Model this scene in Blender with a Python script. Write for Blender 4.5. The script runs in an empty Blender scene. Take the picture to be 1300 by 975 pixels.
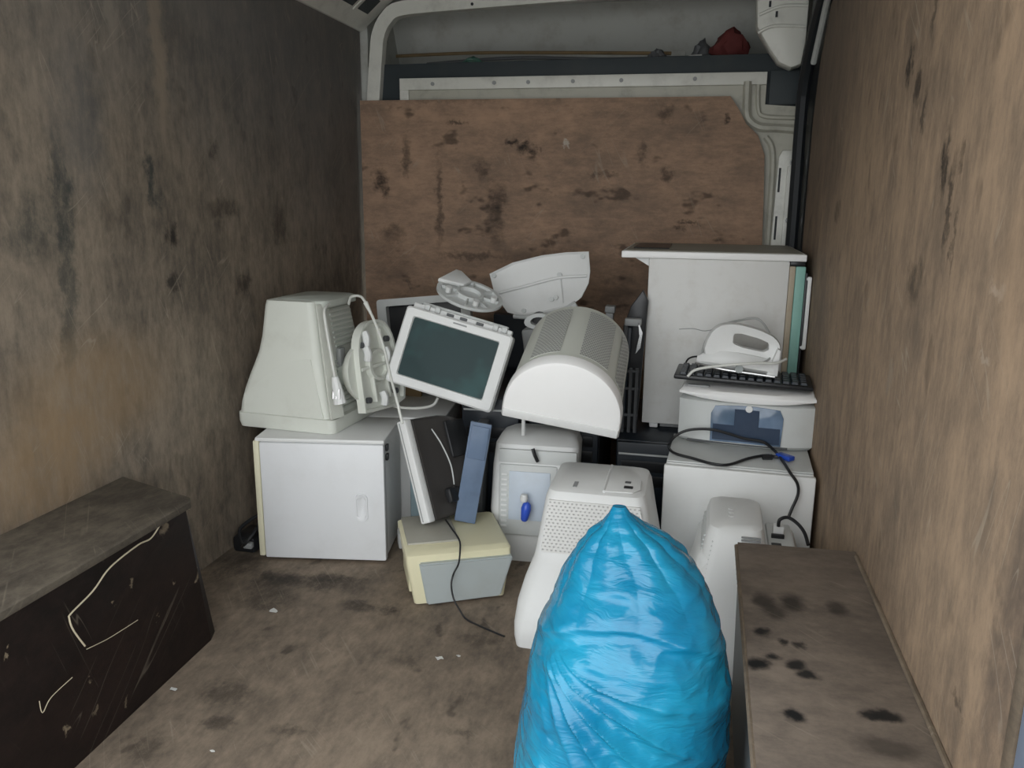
import bpy, bmesh, math, random
from mathutils import Vector, Matrix, Euler, noise as mnoise

random.seed(4)
SC = bpy.context.scene
COL = SC.collection
R = math.radians

# ------------------------------------------------------------------ camera
cam = bpy.data.cameras.new('camera')
cam.sensor_fit = 'HORIZONTAL'; cam.sensor_width = 36.0; cam.lens = 36.0 * 1020 / 1300
cam.clip_start = 0.02; cam.clip_end = 100
cam_o = bpy.data.objects.new('camera', cam); COL.objects.link(cam_o)
CAM_RIGHT = Vector((0.974639, 0.223601, 0.009063))
CAM_DOWN = Vector((0.058757, -0.216614, -0.974488))
CAM_FWD = Vector((-0.215934, 0.950306, -0.224258))
m = Matrix((CAM_RIGHT, -CAM_DOWN, -CAM_FWD)).transposed().to_4x4()
m.translation = Vector((0, 0, 1.12))
cam_o.matrix_world = m
SC.camera = cam_o
cam.dof.use_dof = False

# ------------------------------------------------------------------ sky, exposure
W = bpy.data.worlds.new('overcast_sky'); SC.world = W; W.use_nodes = True
bgn = W.node_tree.nodes['Background']
bgn.inputs['Color'].default_value = (0.96, 0.985, 1.0, 1)
bgn.inputs['Strength'].default_value = 1.0
SC.view_settings.view_transform = 'Standard'
SC.view_settings.look = 'None'
SC.view_settings.gamma = 1.0
SC.view_settings.use_curve_mapping = False
SC.view_settings.exposure = 1.8

# a sampling guide for the daylight that comes in by the open rear doors (gives no light itself)
pl = bpy.data.lights.new('rear_opening', 'AREA'); pl.shape = 'RECTANGLE'; pl.size = 1.95; pl.size_y = 2.1
pl.cycles.is_portal = True
po = bpy.data.objects.new('rear_opening', pl); COL.objects.link(po)
po.location = (-0.53, -0.05, 0.95); po.rotation_euler = (R(90), 0, 0)

# ------------------------------------------------------------------ materials
def new_mat(name):
    mt = bpy.data.materials.new(name); mt.use_nodes = True
    nt = mt.node_tree
    return mt, nt, nt.nodes['Principled BSDF']

def nd(nt, t, **kw):
    n = nt.nodes.new(t)
    for k, v in kw.items(): setattr(n, k, v)
    return n

def lk(nt, a, b): nt.links.new(a, b)

def vmath(nt, op, a, b=None):
    n = nd(nt, 'ShaderNodeVectorMath', operation=op)
    for i, x in enumerate((a, b)):
        if x is None: continue
        if hasattr(x, 'node'): lk(nt, x, n.inputs[i])
        else: n.inputs[i].default_value = x
    return n

def math_(nt, op, a, b=None, clamp=False):
    n = nd(nt, 'ShaderNodeMath', operation=op, use_clamp=clamp)
    for i, x in enumerate((a, b)):
        if x is None: continue
        if hasattr(x, 'node'): lk(nt, x, n.inputs[i])
        else: n.inputs[i].default_value = x
    return n.outputs[0]

def mixc(nt, fac, a, b, mode='MIX'):
    n = nd(nt, 'ShaderNodeMix', data_type='RGBA', blend_type=mode)
    for s, x in ((n.inputs[0], fac), (n.inputs[6], a), (n.inputs[7], b)):
        if hasattr(x, 'node'): lk(nt, x, s)
        elif isinstance(x, (int, float)): s.default_value = x
        else: s.default_value = (*x[:3], 1)
    return n.outputs[2]

def noise_(nt, vec, scale, detail=4, rough=0.55):
    n = nd(nt, 'ShaderNodeTexNoise')
    n.inputs['Scale'].default_value = scale; n.inputs['Detail'].default_value = detail
    n.inputs['Roughness'].default_value = rough
    if vec is not None: lk(nt, vec, n.inputs['Vector'])
    return n

def ramp(nt, fac, lo, hi, a=0.0, b=1.0):
    n = nd(nt, 'ShaderNodeMapRange', interpolation_type='SMOOTHSTEP')
    lk(nt, fac, n.inputs['Value'])
    n.inputs['From Min'].default_value = lo; n.inputs['From Max'].default_value = hi
    n.inputs['To Min'].default_value = a; n.inputs['To Max'].default_value = b
    return n.outputs[0]

def bump(nt, bs, h, strength=0.2, dist=0.01):
    b = nd(nt, 'ShaderNodeBump'); b.inputs['Strength'].default_value = strength
    b.inputs['Distance'].default_value = dist
    lk(nt, h, b.inputs['Height']); lk(nt, b.outputs[0], bs.inputs['Normal'])

def plastic(name, col, rough=0.45, dirt=0.12, dcol=(0.25, 0.22, 0.17), spec=0.4, bmp=0.03):
    mt, nt, bs = new_mat(name)
    tc = nd(nt, 'ShaderNodeTexCoord').outputs['Object']
    n1 = noise_(nt, tc, 9, 5, 0.65)
    f = ramp(nt, n1.outputs['Fac'], 0.45, 0.8, 0, dirt)
    lk(nt, mixc(nt, f, col, dcol), bs.inputs['Base Color'])
    bs.inputs['Roughness'].default_value = rough
    bs.inputs['Specular IOR Level'].default_value = spec
    n2 = noise_(nt, tc, 420, 1)
    bump(nt, bs, n2.outputs['Fac'], bmp, 0.002)
    return mt

def metal_paint(name, col, rough=0.45, dirt=0.3, metallic=0.0):
    mt = plastic(name, col, rough, dirt, (0.13, 0.12, 0.10), 0.5, 0.0)
    mt.node_tree.nodes['Principled BSDF'].inputs['Metallic'].default_value = metallic
    return mt

def plywood(name, light, dark, stretch, stains=(), scratch=0.25, splotch=1.6, rough=0.75, axis_tint=None, spots=0.0, warp=0.085, broken=True):
    """stretch: scale of the object coordinates (small along the grain).  stains: (centre, radii, colour, strength)"""
    mt, nt, bs = new_mat(name)
    tc = nd(nt, 'ShaderNodeTexCoord').outputs['Object']
    g = vmath(nt, 'MULTIPLY', tc, stretch).outputs[0]
    n1 = noise_(nt, g, 14, 6, 0.7)
    n2 = noise_(nt, tc, splotch, 6, 0.62)
    n3 = noise_(nt, g, 60, 3, 0.6)
    n5 = noise_(nt, vmath(nt, 'MULTIPLY', tc, tuple(0.35 + 0.65 * q_ for q_ in stretch)).outputs[0], 15, 8, 0.82)
    mx = math_(nt, 'ADD', math_(nt, 'MULTIPLY', n1.outputs['Fac'], 0.26), math_(nt, 'MULTIPLY', n2.outputs['Fac'], 0.36))
    mx = math_(nt, 'ADD', mx, math_(nt, 'MULTIPLY', n3.outputs['Fac'], 0.18))
    mx = math_(nt, 'ADD', mx, math_(nt, 'MULTIPLY', n5.outputs['Fac'], 0.46))
    f = ramp(nt, mx, 0.46, 0.80)
    c = mixc(nt, f, dark, light)
    if axis_tint:
        for (axis_vec, lo, hi, gc, amt) in axis_tint:
            d = vmath(nt, 'DOT_PRODUCT', tc, axis_vec).outputs['Value']
            d = math_(nt, 'ADD', d, math_(nt, 'MULTIPLY', n2.outputs['Fac'], 0.5))
            c = mixc(nt, ramp(nt, d, lo, hi, 0, amt), c, gc)
    # small dark knocks
    if spots:
        n6 = noise_(nt, vmath(nt, 'MULTIPLY', tc, tuple(0.4 + 0.6 * s for s in stretch)).outputs[0], 11, 3, 0.6)
        c = mixc(nt, ramp(nt, n6.outputs['Fac'], 0.61, 0.70, 0, spots), c, (0.012, 0.011, 0.010))
    wn = noise_(nt, tc, 26, 4, 0.65)
    w0 = vmath(nt, 'SUBTRACT', wn.outputs['Color'], (0.5, 0.5, 0.5)).outputs[0]
    warped = vmath(nt, 'ADD', tc, vmath(nt, 'MULTIPLY', w0, (warp, warp, warp)).outputs[0]).outputs[0]
    breakup = ramp(nt, n5.outputs['Fac'], 0.64, 0.44, 0.5, 1.0)
    for (cen, rad, scol, amt) in stains:
        d = vmath(nt, 'SUBTRACT', warped, tuple(cen)).outputs[0]
        d = vmath(nt, 'DIVIDE', d, tuple(rad)).outputs[0]
        d = vmath(nt, 'LENGTH', d).outputs['Value']
        mk = ramp(nt, d, 1.3, 0.35, 0, amt)
        if broken: mk = math_(nt, 'MULTIPLY', mk, breakup)
        c = mixc(nt, mk, c, scol)
    # pale scratches: two thin, skewed noise isolines
    if scratch:
        for k, (da, db) in enumerate((((0.6, 0.6, 0.5), (0.6, 0.5, -0.6)), ((0.5, -0.25, 0.9), (0.7, 0.9, 0.3)))):
            a_ = vmath(nt, 'DOT_PRODUCT', tc, da).outputs['Value']; b_ = vmath(nt, 'DOT_PRODUCT', tc, db).outputs['Value']
            cb = nd(nt, 'ShaderNodeCombineXYZ'); lk(nt, math_(nt, 'MULTIPLY', a_, 0.9), cb.inputs[0]); lk(nt, math_(nt, 'MULTIPLY', b_, 11.0), cb.inputs[1])
            n4 = noise_(nt, cb.outputs[0], 2.2, 1, 0.4)
            a = math_(nt, 'ABSOLUTE', math_(nt, 'SUBTRACT', n4.outputs['Fac'], 0.52 - 0.05 * k))
            gate = ramp(nt, noise_(nt, tc, 5 + k, 2).outputs['Fac'], 0.54, 0.66)
            s_ = math_(nt, 'MULTIPLY', ramp(nt, a, 0.010, 0.0, 0, scratch), gate)
            c = mixc(nt, s_, c, (0.42, 0.36, 0.28))
    lk(nt, c, bs.inputs['Base Color'])
    bs.inputs['Roughness'].default_value = rough
    bs.inputs['Specular IOR Level'].default_value = 0.25
    bump(nt, bs, mx, 0.25, 0.006)
    return mt

def glassy(name, col, alpha=0.5, rough=0.15, trans=0.6):
    mt, nt, bs = new_mat(name)
    tc = nd(nt, 'ShaderNodeTexCoord').outputs['Object']
    n1 = noise_(nt, tc, 7, 4, 0.6)
    lk(nt, mixc(nt, ramp(nt, n1.outputs['Fac'], 0.4, 0.75, 0, 0.5), col, tuple(x * 0.5 for x in col)), bs.inputs['Base Color'])
    bs.inputs['Roughness'].default_value = rough
    bs.inputs['Transmission Weight'].default_value = trans
    bs.inputs['IOR'].default_value = 1.25
    return mt

def dotted(name, col, pitch, axes, hole=(0.30, 0.30, 0.29), rad=0.27, row=False, rough=0.45):
    """perforated sheet: regular holes of the given pitch in the two given object axes"""
    mt, nt, bs = new_mat(name)
    tc = nd(nt, 'ShaderNodeTexCoord').outputs['Object']
    sp = nd(nt, 'ShaderNodeSeparateXYZ'); lk(nt, tc, sp.inputs[0])
    u = math_(nt, 'DIVIDE', sp.outputs[axes[0]], pitch[0]); v = math_(nt, 'DIVIDE', sp.outputs[axes[1]], pitch[1])
    fl = math_(nt, 'FLOOR', v)
    u = math_(nt, 'ADD', u, math_(nt, 'MULTIPLY', fl, 0.5))
    fu = math_(nt, 'SUBTRACT', math_(nt, 'FRACT', u), 0.5); fv = math_(nt, 'SUBTRACT', math_(nt, 'FRACT', v), 0.5)
    d = math_(nt, 'SQRT', math_(nt, 'ADD', math_(nt, 'MULTIPLY', fu, fu), math_(nt, 'MULTIPLY', fv, fv)))
    mk = ramp(nt, d, rad + 0.08, rad - 0.08)
    n1 = noise_(nt, tc, 8, 4, 0.6)
    base = mixc(nt, ramp(nt, n1.outputs['Fac'], 0.45, 0.8, 0, 0.15), col, (0.3, 0.27, 0.22))
    lk(nt, mixc(nt, mk, base, hole), bs.inputs['Base Color'])
    bs.inputs['Roughness'].default_value = rough
    bump(nt, bs, math_(nt, 'SUBTRACT', 1.0, mk), 0.6, 0.003)
    return mt

BLK = (0.010, 0.010, 0.010); DRK = (0.028, 0.024, 0.020); GRN = (0.03, 0.04, 0.04)
left_stains = [
    ((-1.430,1.615,1.098), (0.1, 0.035, 0.16), GRN, 0.75), ((-1.430,1.602,0.918), (0.1, 0.03, 0.14), GRN, 0.6), ((-1.430,1.584,0.772), (0.1, 0.02, 0.07), GRN, 0.5),
    ((-1.430,1.934,1.168), (0.1, 0.018, 0.08), GRN, 0.8), ((-1.430,1.954,1.105), (0.1, 0.03, 0.03), GRN, 0.6),
    ((-1.430,2.002,1.011), (0.1, 0.03, 0.035), BLK, 0.8), ((-1.430,1.991,0.880), (0.1, 0.03, 0.03), BLK, 0.7),
    ((-1.430,2.231,1.256), (0.1, 0.03, 0.04), BLK, 0.5), ((-1.430,2.272,1.083), (0.1, 0.09, 0.03), DRK, 0.6), ((-1.430,2.605,1.013), (0.1, 0.05, 0.08), DRK, 0.6),
    ((-1.430,2.010,1.504), (0.1, 0.035, 0.30), (0.36, 0.29, 0.21), 0.5), ((-1.430,1.837,1.547), (0.1, 0.03, 0.05), (0.30, 0.27, 0.22), 0.5),
    ((-1.430,2.355,0.845), (0.1, 0.05, 0.04), DRK, 0.7), ((-1.430,1.540,1.064), (0.1, 0.05, 0.10), GRN, 0.5), ((-1.430,1.490,1.023), (0.1, 0.07, 0.05), GRN, 0.4),
    ((-1.430,3.183,1.233), (0.1, 0.20, 0.30), (0.10, 0.092, 0.078), 0.4), ((-1.430,1.648,0.643), (0.1, 0.30, 0.16), (0.34, 0.23, 0.125), 0.5), ((-1.430,1.474,0.497), (0.1, 0.22, 0.14), (0.34, 0.225, 0.12), 0.5),
    ((-1.430,1.694,1.295), (0.1, 0.10, 0.20), (0.12, 0.123, 0.125), 0.45),
]
right_stains = [
    ((0.360,1.696,1.364), (0.1, 0.025, 0.035), BLK, 0.8), ((0.360,1.618,1.319), (0.1, 0.022, 0.04), BLK, 0.75), ((0.360,1.556,1.267), (0.1, 0.012, 0.04), BLK, 0.6),
    ((0.360,1.389,1.176), (0.1, 0.017, 0.06), BLK, 0.85), ((0.360,1.338,1.115), (0.1, 0.012, 0.07), BLK, 0.75), ((0.360,1.294,1.062), (0.1, 0.008, 0.06), BLK, 0.6), ((0.360,1.309,1.188), (0.1, 0.014, 0.022), BLK, 0.8),
    ((0.360,2.355,1.092), (0.1, 0.05, 0.03), BLK, 0.6), ((0.360,1.485,0.986), (0.1, 0.05, 0.04), DRK, 0.6), ((0.360,2.517,1.287), (0.1, 0.16, 0.22), (0.11, 0.088, 0.07), 0.4),
    ((0.360,1.561,1.436), (0.1, 0.01, 0.05), BLK, 0.5), ((0.360,2.459,0.731), (0.1, 0.2, 0.2), (0.14, 0.12, 0.10), 0.4),
    ((0.360,1.104,0.934), (0.1, 0.03, 0.006), (0.4, 0.33, 0.26), 0.6), ((0.360,1.097,1.020), (0.1, 0.03, 0.01), (0.42, 0.33, 0.25), 0.7),
    ((0.360,1.025,0.494), (0.1, 0.02, 0.01), BLK, 0.5), ((0.360,1.047,1.057), (0.1, 0.05, 0.12), (0.27, 0.19, 0.125), 0.4),
    ((0.360,1.571,0.804), (0.1, 0.02, 0.035), (0.32, 0.27, 0.21), 0.5), ((0.360,0.898,0.599), (0.1, 0.06, 0.2), (0.07, 0.055, 0.05), 0.45),
]
back_stains = [
    ((-1.334,3.300,1.196), (0.035, 0.1, 0.05), BLK, 0.9), ((-1.306,3.300,1.147), (0.02, 0.1, 0.03), BLK, 0.8), ((-0.759,3.300,1.346), (0.03, 0.1, 0.02), BLK, 0.85), ((-0.700,3.300,1.321), (0.04, 0.1, 0.025), BLK, 0.9), ((-0.668,3.300,1.300), (0.02, 0.1, 0.03), BLK, 0.85),
    ((-0.824,3.300,1.122), (0.045, 0.1, 0.09), BLK, 0.6), ((-0.884,3.300,1.238), (0.03, 0.1, 0.05), DRK, 0.6), ((-0.823,3.300,1.001), (0.04, 0.1, 0.10), DRK, 0.5), ((-1.069,3.300,1.094), (0.018, 0.1, 0.20), DRK, 0.6), ((-1.212,3.300,1.285), (0.02, 0.1, 0.09), DRK, 0.6),
    ((-0.991,3.300,1.421), (0.04, 0.1, 0.012), BLK, 0.7), ((-0.138,3.300,1.218), (0.025, 0.1, 0.03), BLK, 0.6), ((-0.236,3.300,1.298), (0.02, 0.1, 0.05), DRK, 0.5), ((-0.150,3.300,1.444), (0.03, 0.1, 0.03), DRK, 0.6),
    ((-0.040,3.300,1.035), (0.05, 0.1, 0.012), BLK, 0.8), ((-0.085,3.300,1.013), (0.03, 0.1, 0.012), BLK, 0.6), ((-0.925,3.300,0.885), (0.16, 0.1, 0.016), BLK, 0.55), ((-1.275,3.300,0.976), (0.05, 0.1, 0.05), DRK, 0.5), ((-0.385,3.300,1.217), (0.06, 0.1, 0.014), DRK, 0.55),
    ((-0.534,3.300,1.335), (0.012, 0.1, 0.012), (0.5, 0.45, 0.38), 0.8), ((-1.024,3.300,1.526), (0.3, 0.1, 0.025), DRK, 0.4), ((-1.296,3.300,0.859), (0.10, 0.1, 0.10), (0.13, 0.09, 0.065), 0.5), ((-0.324,3.300,0.756), (0.10, 0.1, 0.12), DRK, 0.45),
    ((0.084,3.300,1.427), (0.012, 0.1, 0.018), BLK, 0.8), ((-0.588,3.300,0.877), (0.5, 0.1, 0.05), (0.13, 0.09, 0.065), 0.4),
]
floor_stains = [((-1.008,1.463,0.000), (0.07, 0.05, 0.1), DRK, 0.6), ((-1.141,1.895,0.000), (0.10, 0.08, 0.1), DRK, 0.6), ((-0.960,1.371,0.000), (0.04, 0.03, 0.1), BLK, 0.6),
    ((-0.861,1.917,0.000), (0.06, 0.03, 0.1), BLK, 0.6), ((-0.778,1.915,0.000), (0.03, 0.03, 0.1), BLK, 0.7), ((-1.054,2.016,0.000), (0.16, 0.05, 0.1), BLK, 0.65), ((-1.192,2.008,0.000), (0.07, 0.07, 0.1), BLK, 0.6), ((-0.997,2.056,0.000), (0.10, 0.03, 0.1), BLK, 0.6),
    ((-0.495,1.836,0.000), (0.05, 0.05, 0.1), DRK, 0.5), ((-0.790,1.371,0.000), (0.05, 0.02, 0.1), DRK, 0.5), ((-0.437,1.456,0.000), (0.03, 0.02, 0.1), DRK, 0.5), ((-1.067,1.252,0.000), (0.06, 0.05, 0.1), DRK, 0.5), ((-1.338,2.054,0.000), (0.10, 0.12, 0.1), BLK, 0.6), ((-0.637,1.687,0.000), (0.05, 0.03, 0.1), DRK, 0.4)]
box_stains = [((0.156,1.416,0.405), (0.022, 0.035, 0.1), DRK, 0.85), ((0.205,1.425,0.405), (0.026, 0.04, 0.1), DRK, 0.9), ((0.174,1.382,0.405), (0.025, 0.03, 0.1), DRK, 0.75), ((0.282,1.423,0.405), (0.022, 0.03, 0.1), DRK, 0.75),
    ((0.144,1.306,0.405), (0.016, 0.016, 0.1), BLK, 0.95), ((0.176,1.280,0.405), (0.010, 0.010, 0.1), BLK, 0.9), ((0.200,1.278,0.405), (0.012, 0.010, 0.1), BLK, 0.85), ((0.132,1.204,0.405), (0.020, 0.019, 0.1), BLK, 1.0), ((0.153,1.228,0.405), (0.016, 0.013, 0.1), BLK, 0.95),
    ((0.189,1.212,0.405), (0.019, 0.017, 0.1), BLK, 0.95), ((0.205,1.189,0.405), (0.016, 0.015, 0.1), BLK, 0.95), ((0.172,1.080,0.405), (0.017, 0.017, 0.1), BLK, 1.0), ((0.280,1.108,0.405), (0.017, 0.014, 0.1), BLK, 0.95), ((0.301,1.110,0.405), (0.02, 0.016, 0.1), BLK, 0.95), ((0.291,1.034,0.405), (0.05, 0.025, 0.1), DRK, 0.6)]

CHIPS = [((-1.155,1.321,0.284), (0.1, 0.005, 0.006), (0.24, 0.19, 0.13), 0.75), ((-1.155,1.457,0.180), (0.1, 0.005, 0.006), (0.24, 0.19, 0.13), 0.75), ((-1.155,1.244,0.078), (0.1, 0.009, 0.010), (0.24, 0.19, 0.13), 0.75), ((-1.155,1.158,0.089), (0.1, 0.008, 0.009), (0.24, 0.19, 0.13), 0.75), ((-1.155,1.335,0.041), (0.1, 0.008, 0.009), (0.24, 0.19, 0.13), 0.75), ((-1.155,1.510,0.375), (0.1, 0.014, 0.016), (0.24, 0.19, 0.13), 0.75), ((-1.155,1.233,0.154), (0.1, 0.005, 0.006), (0.24, 0.19, 0.13), 0.75), ((-1.155,1.068,0.320), (0.1, 0.005, 0.006), (0.24, 0.19, 0.13), 0.75), ((-1.155,1.527,0.224), (0.1, 0.005, 0.005), (0.24, 0.19, 0.13), 0.75), ((-1.155,1.378,0.301), (0.1, 0.004, 0.004), (0.24, 0.19, 0.13), 0.75), ((-1.155,1.627,0.190), (0.1, 0.009, 0.010), (0.24, 0.19, 0.13), 0.75), ((-1.155,1.652,0.274), (0.1, 0.007, 0.008), (0.24, 0.19, 0.13), 0.75)]
M = {}
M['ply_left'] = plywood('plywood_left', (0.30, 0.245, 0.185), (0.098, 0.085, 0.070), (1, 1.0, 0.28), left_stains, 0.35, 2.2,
                        axis_tint=[((0, 0.25, 0.75), 1.55, 2.15, (0.155, 0.158, 0.158), 0.65)], spots=0.25)  # blue-grey sky sheen painted into the colour of the upper wall
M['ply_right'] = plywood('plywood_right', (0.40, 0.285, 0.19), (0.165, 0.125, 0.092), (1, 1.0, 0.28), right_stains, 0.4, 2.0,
                         axis_tint=[((0, 0.55, 0.5), 1.85, 2.6, (0.13, 0.108, 0.088), 0.7)], spots=0.3)  # tint: darker brown towards the upper back
M['ply_back'] = plywood('plywood_back', (0.44, 0.285, 0.19), (0.19, 0.135, 0.10), (0.30, 1, 1.0), back_stains, 0.3, 2.6, spots=0.6)
M['ply_floor'] = plywood('plywood_floor', (0.30, 0.235, 0.175), (0.115, 0.093, 0.073), (1.0, 0.35, 1), floor_stains, 0.25, 2.6, spots=0.5)
M['box_top'] = plywood('wheel_box_top', (0.22, 0.178, 0.142), (0.115, 0.094, 0.077), (0.5, 1.0, 1), box_stains, 0.2, 4.0, warp=0.035, broken=False)
M['box_left'] = plywood('wheel_box_left', (0.17, 0.145, 0.112), (0.060, 0.051, 0.042), (1, 0.5, 1), (), 0.2, 4.0)
M['box_side'] = plywood('wheel_box_dark', (0.020, 0.012, 0.010), (0.007, 0.005, 0.0045), (1, 0.5, 1), CHIPS, 0.15, 5.0, rough=0.5)
M['box_edge'] = plywood('wheel_box_edge', (0.22, 0.17, 0.12), (0.10, 0.08, 0.06), (1, 0.4, 1), (), 0.2, 6.0)
M['box_grey'] = metal_paint('wheel_box_grey', (0.10, 0.105, 0.105), 0.5, 0.5)
M['van_paint'] = metal_paint('van_paint', (0.72, 0.72, 0.66), 0.4, 0.35)
M['van_grey'] = metal_paint('van_grey', (0.46, 0.48, 0.46), 0.5, 0.45)
M['bulkhead'] = metal_paint('bulkhead', (0.44, 0.43, 0.36), 0.45, 0.5)
M['headlining'] = plastic('headlining', (0.48, 0.49, 0.46), 0.9, 0.5, (0.26, 0.22, 0.18), 0.1)
M['seal'] = plastic('rubber_seal', (0.018, 0.021, 0.024), 0.5, 0.2, (0.05, 0.05, 0.05))
M['dark_trim'] = plastic('dark_trim', (0.035, 0.045, 0.050), 0.6, 0.3, (0.08, 0.08, 0.07))
M['pillar'] = metal_paint('pillar_paint', (0.22, 0.27, 0.36), 0.35, 0.25)
M['pale_ground'] = plastic('pale_ground', (0.46, 0.45, 0.43), 0.9, 0.4, (0.1, 0.1, 0.1), 0.2, 0.2)
M['white'] = plastic('white_plastic', (0.74, 0.75, 0.74), 0.4, 0.10)
M['white_dirty'] = plastic('white_scuffed', (0.70, 0.70, 0.68), 0.45, 0.35, (0.36, 0.31, 0.25))
M['white_cool'] = plastic('white_enamel', (0.74, 0.755, 0.77), 0.35, 0.08)
M['white_bright'] = plastic('white_laminate', (0.90, 0.90, 0.89), 0.35, 0.03)
M['beige'] = plastic('beige_plastic', (0.66, 0.68, 0.62), 0.5, 0.14)
M['beige_d'] = plastic('beige_dark_plastic', (0.50, 0.53, 0.48), 0.5, 0.2)  # darker beige for the cap, louvres and pivot neck
M['yellowed'] = plastic('yellowed_plastic', (0.70, 0.67, 0.50), 0.5, 0.15)
M['cream'] = plastic('cream_plastic', (0.72, 0.68, 0.47), 0.5, 0.12)
M['grey_tan'] = plastic('grey_tan_plastic', (0.36, 0.35, 0.30), 0.55, 0.25)
M['grey_blue'] = plastic('grey_blue_plastic', (0.40, 0.44, 0.44), 0.5, 0.15)
M['grey_lt'] = plastic('light_grey_plastic', (0.58, 0.60, 0.59), 0.45, 0.12)
M['grey'] = plastic('grey_plastic', (0.30, 0.31, 0.31), 0.5, 0.2)
M['grey_dk'] = plastic('dark_grey_plastic', (0.09, 0.095, 0.10), 0.5, 0.2, (0.15, 0.14, 0.13))
M['black'] = plastic('black_plastic', (0.014, 0.015, 0.017), 0.35, 0.25, (0.05, 0.05, 0.05))
M['black_blue'] = plastic('blue_black_plastic', (0.012, 0.018, 0.026), 0.4, 0.3, (0.04, 0.05, 0.06))
M['black_gloss'] = plastic('black_brown_gloss', (0.045, 0.042, 0.040), 0.22, 0.3, (0.02, 0.02, 0.02))
M['cable'] = plastic('black_cable', (0.012, 0.013, 0.015), 0.45, 0.1)
M['cable_w'] = plastic('white_cable', (0.66, 0.67, 0.63), 0.45, 0.1)
M['cable_g'] = plastic('grey_cable', (0.42, 0.43, 0.42), 0.45, 0.1)
M['steel'] = metal_paint('steel', (0.6, 0.6, 0.6), 0.25, 0.1, 0.9)
M['blue'] = plastic('blue_connector', (0.02, 0.07, 0.42), 0.35, 0.1)
M['blue_liquid'] = plastic('blue_bottle', (0.04, 0.10, 0.55), 0.2, 0.1)
M['bluish'] = glassy('blue_film', (0.19, 0.26, 0.38), rough=0.2, trans=0.25)
M['teal_glass'] = glassy('pale_teal_plastic', (0.42, 0.55, 0.60), rough=0.2, trans=0.35)
M['pale_blue'] = plastic('pale_blue_plastic', (0.55, 0.62, 0.70), 0.35, 0.15)
M['teal'] = plastic('teal_plastic', (0.24, 0.46, 0.40), 0.5, 0.18, (0.10, 0.2, 0.2))
M['tan_strip'] = plastic('tan_strip', (0.42, 0.36, 0.27), 0.6, 0.4, (0.25, 0.15, 0.08))
M['brown'] = plastic('brown_board', (0.20, 0.14, 0.07), 0.8, 0.4, (0.06, 0.04, 0.02))
M['red'] = plastic('red_cloth', (0.13, 0.028, 0.026), 0.8, 0.4, (0.05, 0.01, 0.01))
M['green'] = plastic('green_plastic', (0.03, 0.12, 0.09), 0.5, 0.3)
M['string'] = plastic('string', (0.48, 0.42, 0.30), 0.8, 0.3)
M['paper'] = plastic('paper', (0.65, 0.65, 0.62), 0.8, 0.2)
M['vent_front'] = dotted('perforated_white', (0.68, 0.68, 0.66), (0.0115, 0.0085), ('X', 'Z'), (0.46, 0.46, 0.45), 0.22)
M['vent_cover'] = dotted('perforated_cover', (0.56, 0.57, 0.54), (0.0075, 0.0075), ('Y', 'Z'), (0.30, 0.31, 0.30), 0.30)
M['vent_cover_x'] = dotted('perforated_cover_top', (0.56, 0.57, 0.54), (0.0075, 0.0075), ('X', 'Y'), (0.30, 0.31, 0.30), 0.30)

def screen_mat():
    mt, nt, bs = new_mat('dark_teal_screen')
    tc = nd(nt, 'ShaderNodeTexCoord').outputs['Object']
    n1 = noise_(nt, tc, 6, 3)
    lk(nt, mixc(nt, ramp(nt, n1.outputs['Fac'], 0.5, 0.72), (0.024, 0.048, 0.050), (0.032, 0.080, 0.080)), bs.inputs['Base Color'])
    bs.inputs['Roughness'].default_value = 0.3
    bs.inputs['Specular IOR Level'].default_value = 0.12
    return mt
M['screen'] = screen_mat()
M['win_dark'] = plastic('dark_blue_insert', (0.035, 0.055, 0.095), 0.3, 0.2, (0.08, 0.11, 0.16))

def window_mat():
    mt, nt, bs = new_mat('blue_tinted_window')
    tc = nd(nt, 'ShaderNodeTexCoord').outputs['Object']
    n1 = noise_(nt, tc, 8, 3)
    lk(nt, mixc(nt, ramp(nt, n1.outputs['Fac'], 0.4, 0.7), (0.10, 0.15, 0.22), (0.20, 0.28, 0.40)), bs.inputs['Base Color'])
    bs.inputs['Roughness'].default_value = 0.12
    return mt
M['win_blue'] = window_mat()

def bag_mat():
    mt, nt, bs = new_mat('blue_polythene')
    tc = nd(nt, 'ShaderNodeTexCoord').outputs['Object']
    n1 = noise_(nt, tc, 7, 4, 0.6)
    c = mixc(nt, ramp(nt, n1.outputs['Fac'], 0.35, 0.7), (0.004, 0.17, 0.32), (0.014, 0.26, 0.42))
    lk(nt, c, bs.inputs['Base Color'])
    bs.inputs['Roughness'].default_value = 0.24
    bs.inputs['Specular IOR Level'].default_value = 0.42
    bs.inputs['Coat Weight'].default_value = 0.2
    bs.inputs['Coat Roughness'].default_value = 0.08
    q = vmath(nt, 'MULTIPLY', tc, (0.8, 1.0, 1.6)).outputs[0]
    w = noise_(nt, q, 5, 3)
    q2 = vmath(nt, 'ADD', q, vmath(nt, 'MULTIPLY', w.outputs['Color'], (0.16, 0.16, 0.16)).outputs[0]).outputs[0]
    rot = nd(nt, 'ShaderNodeMapping'); lk(nt, q2, rot.inputs['Vector'])
    rot.inputs['Rotation'].default_value = (0, R(38), 0); rot.inputs['Scale'].default_value = (2.0, 2.0, 7.0)
    n2 = noise_(nt, rot.outputs[0], 2.2, 5, 0.6)
    n3 = noise_(nt, q2, 22, 3, 0.55)
    h = math_(nt, 'ADD', math_(nt, 'MULTIPLY', n2.outputs['Fac'], 1.0), math_(nt, 'MULTIPLY', n3.outputs['Fac'], 0.35))
    bump(nt, bs, h, 0.45, 0.020)
    return mt
M['bag'] = bag_mat()

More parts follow.
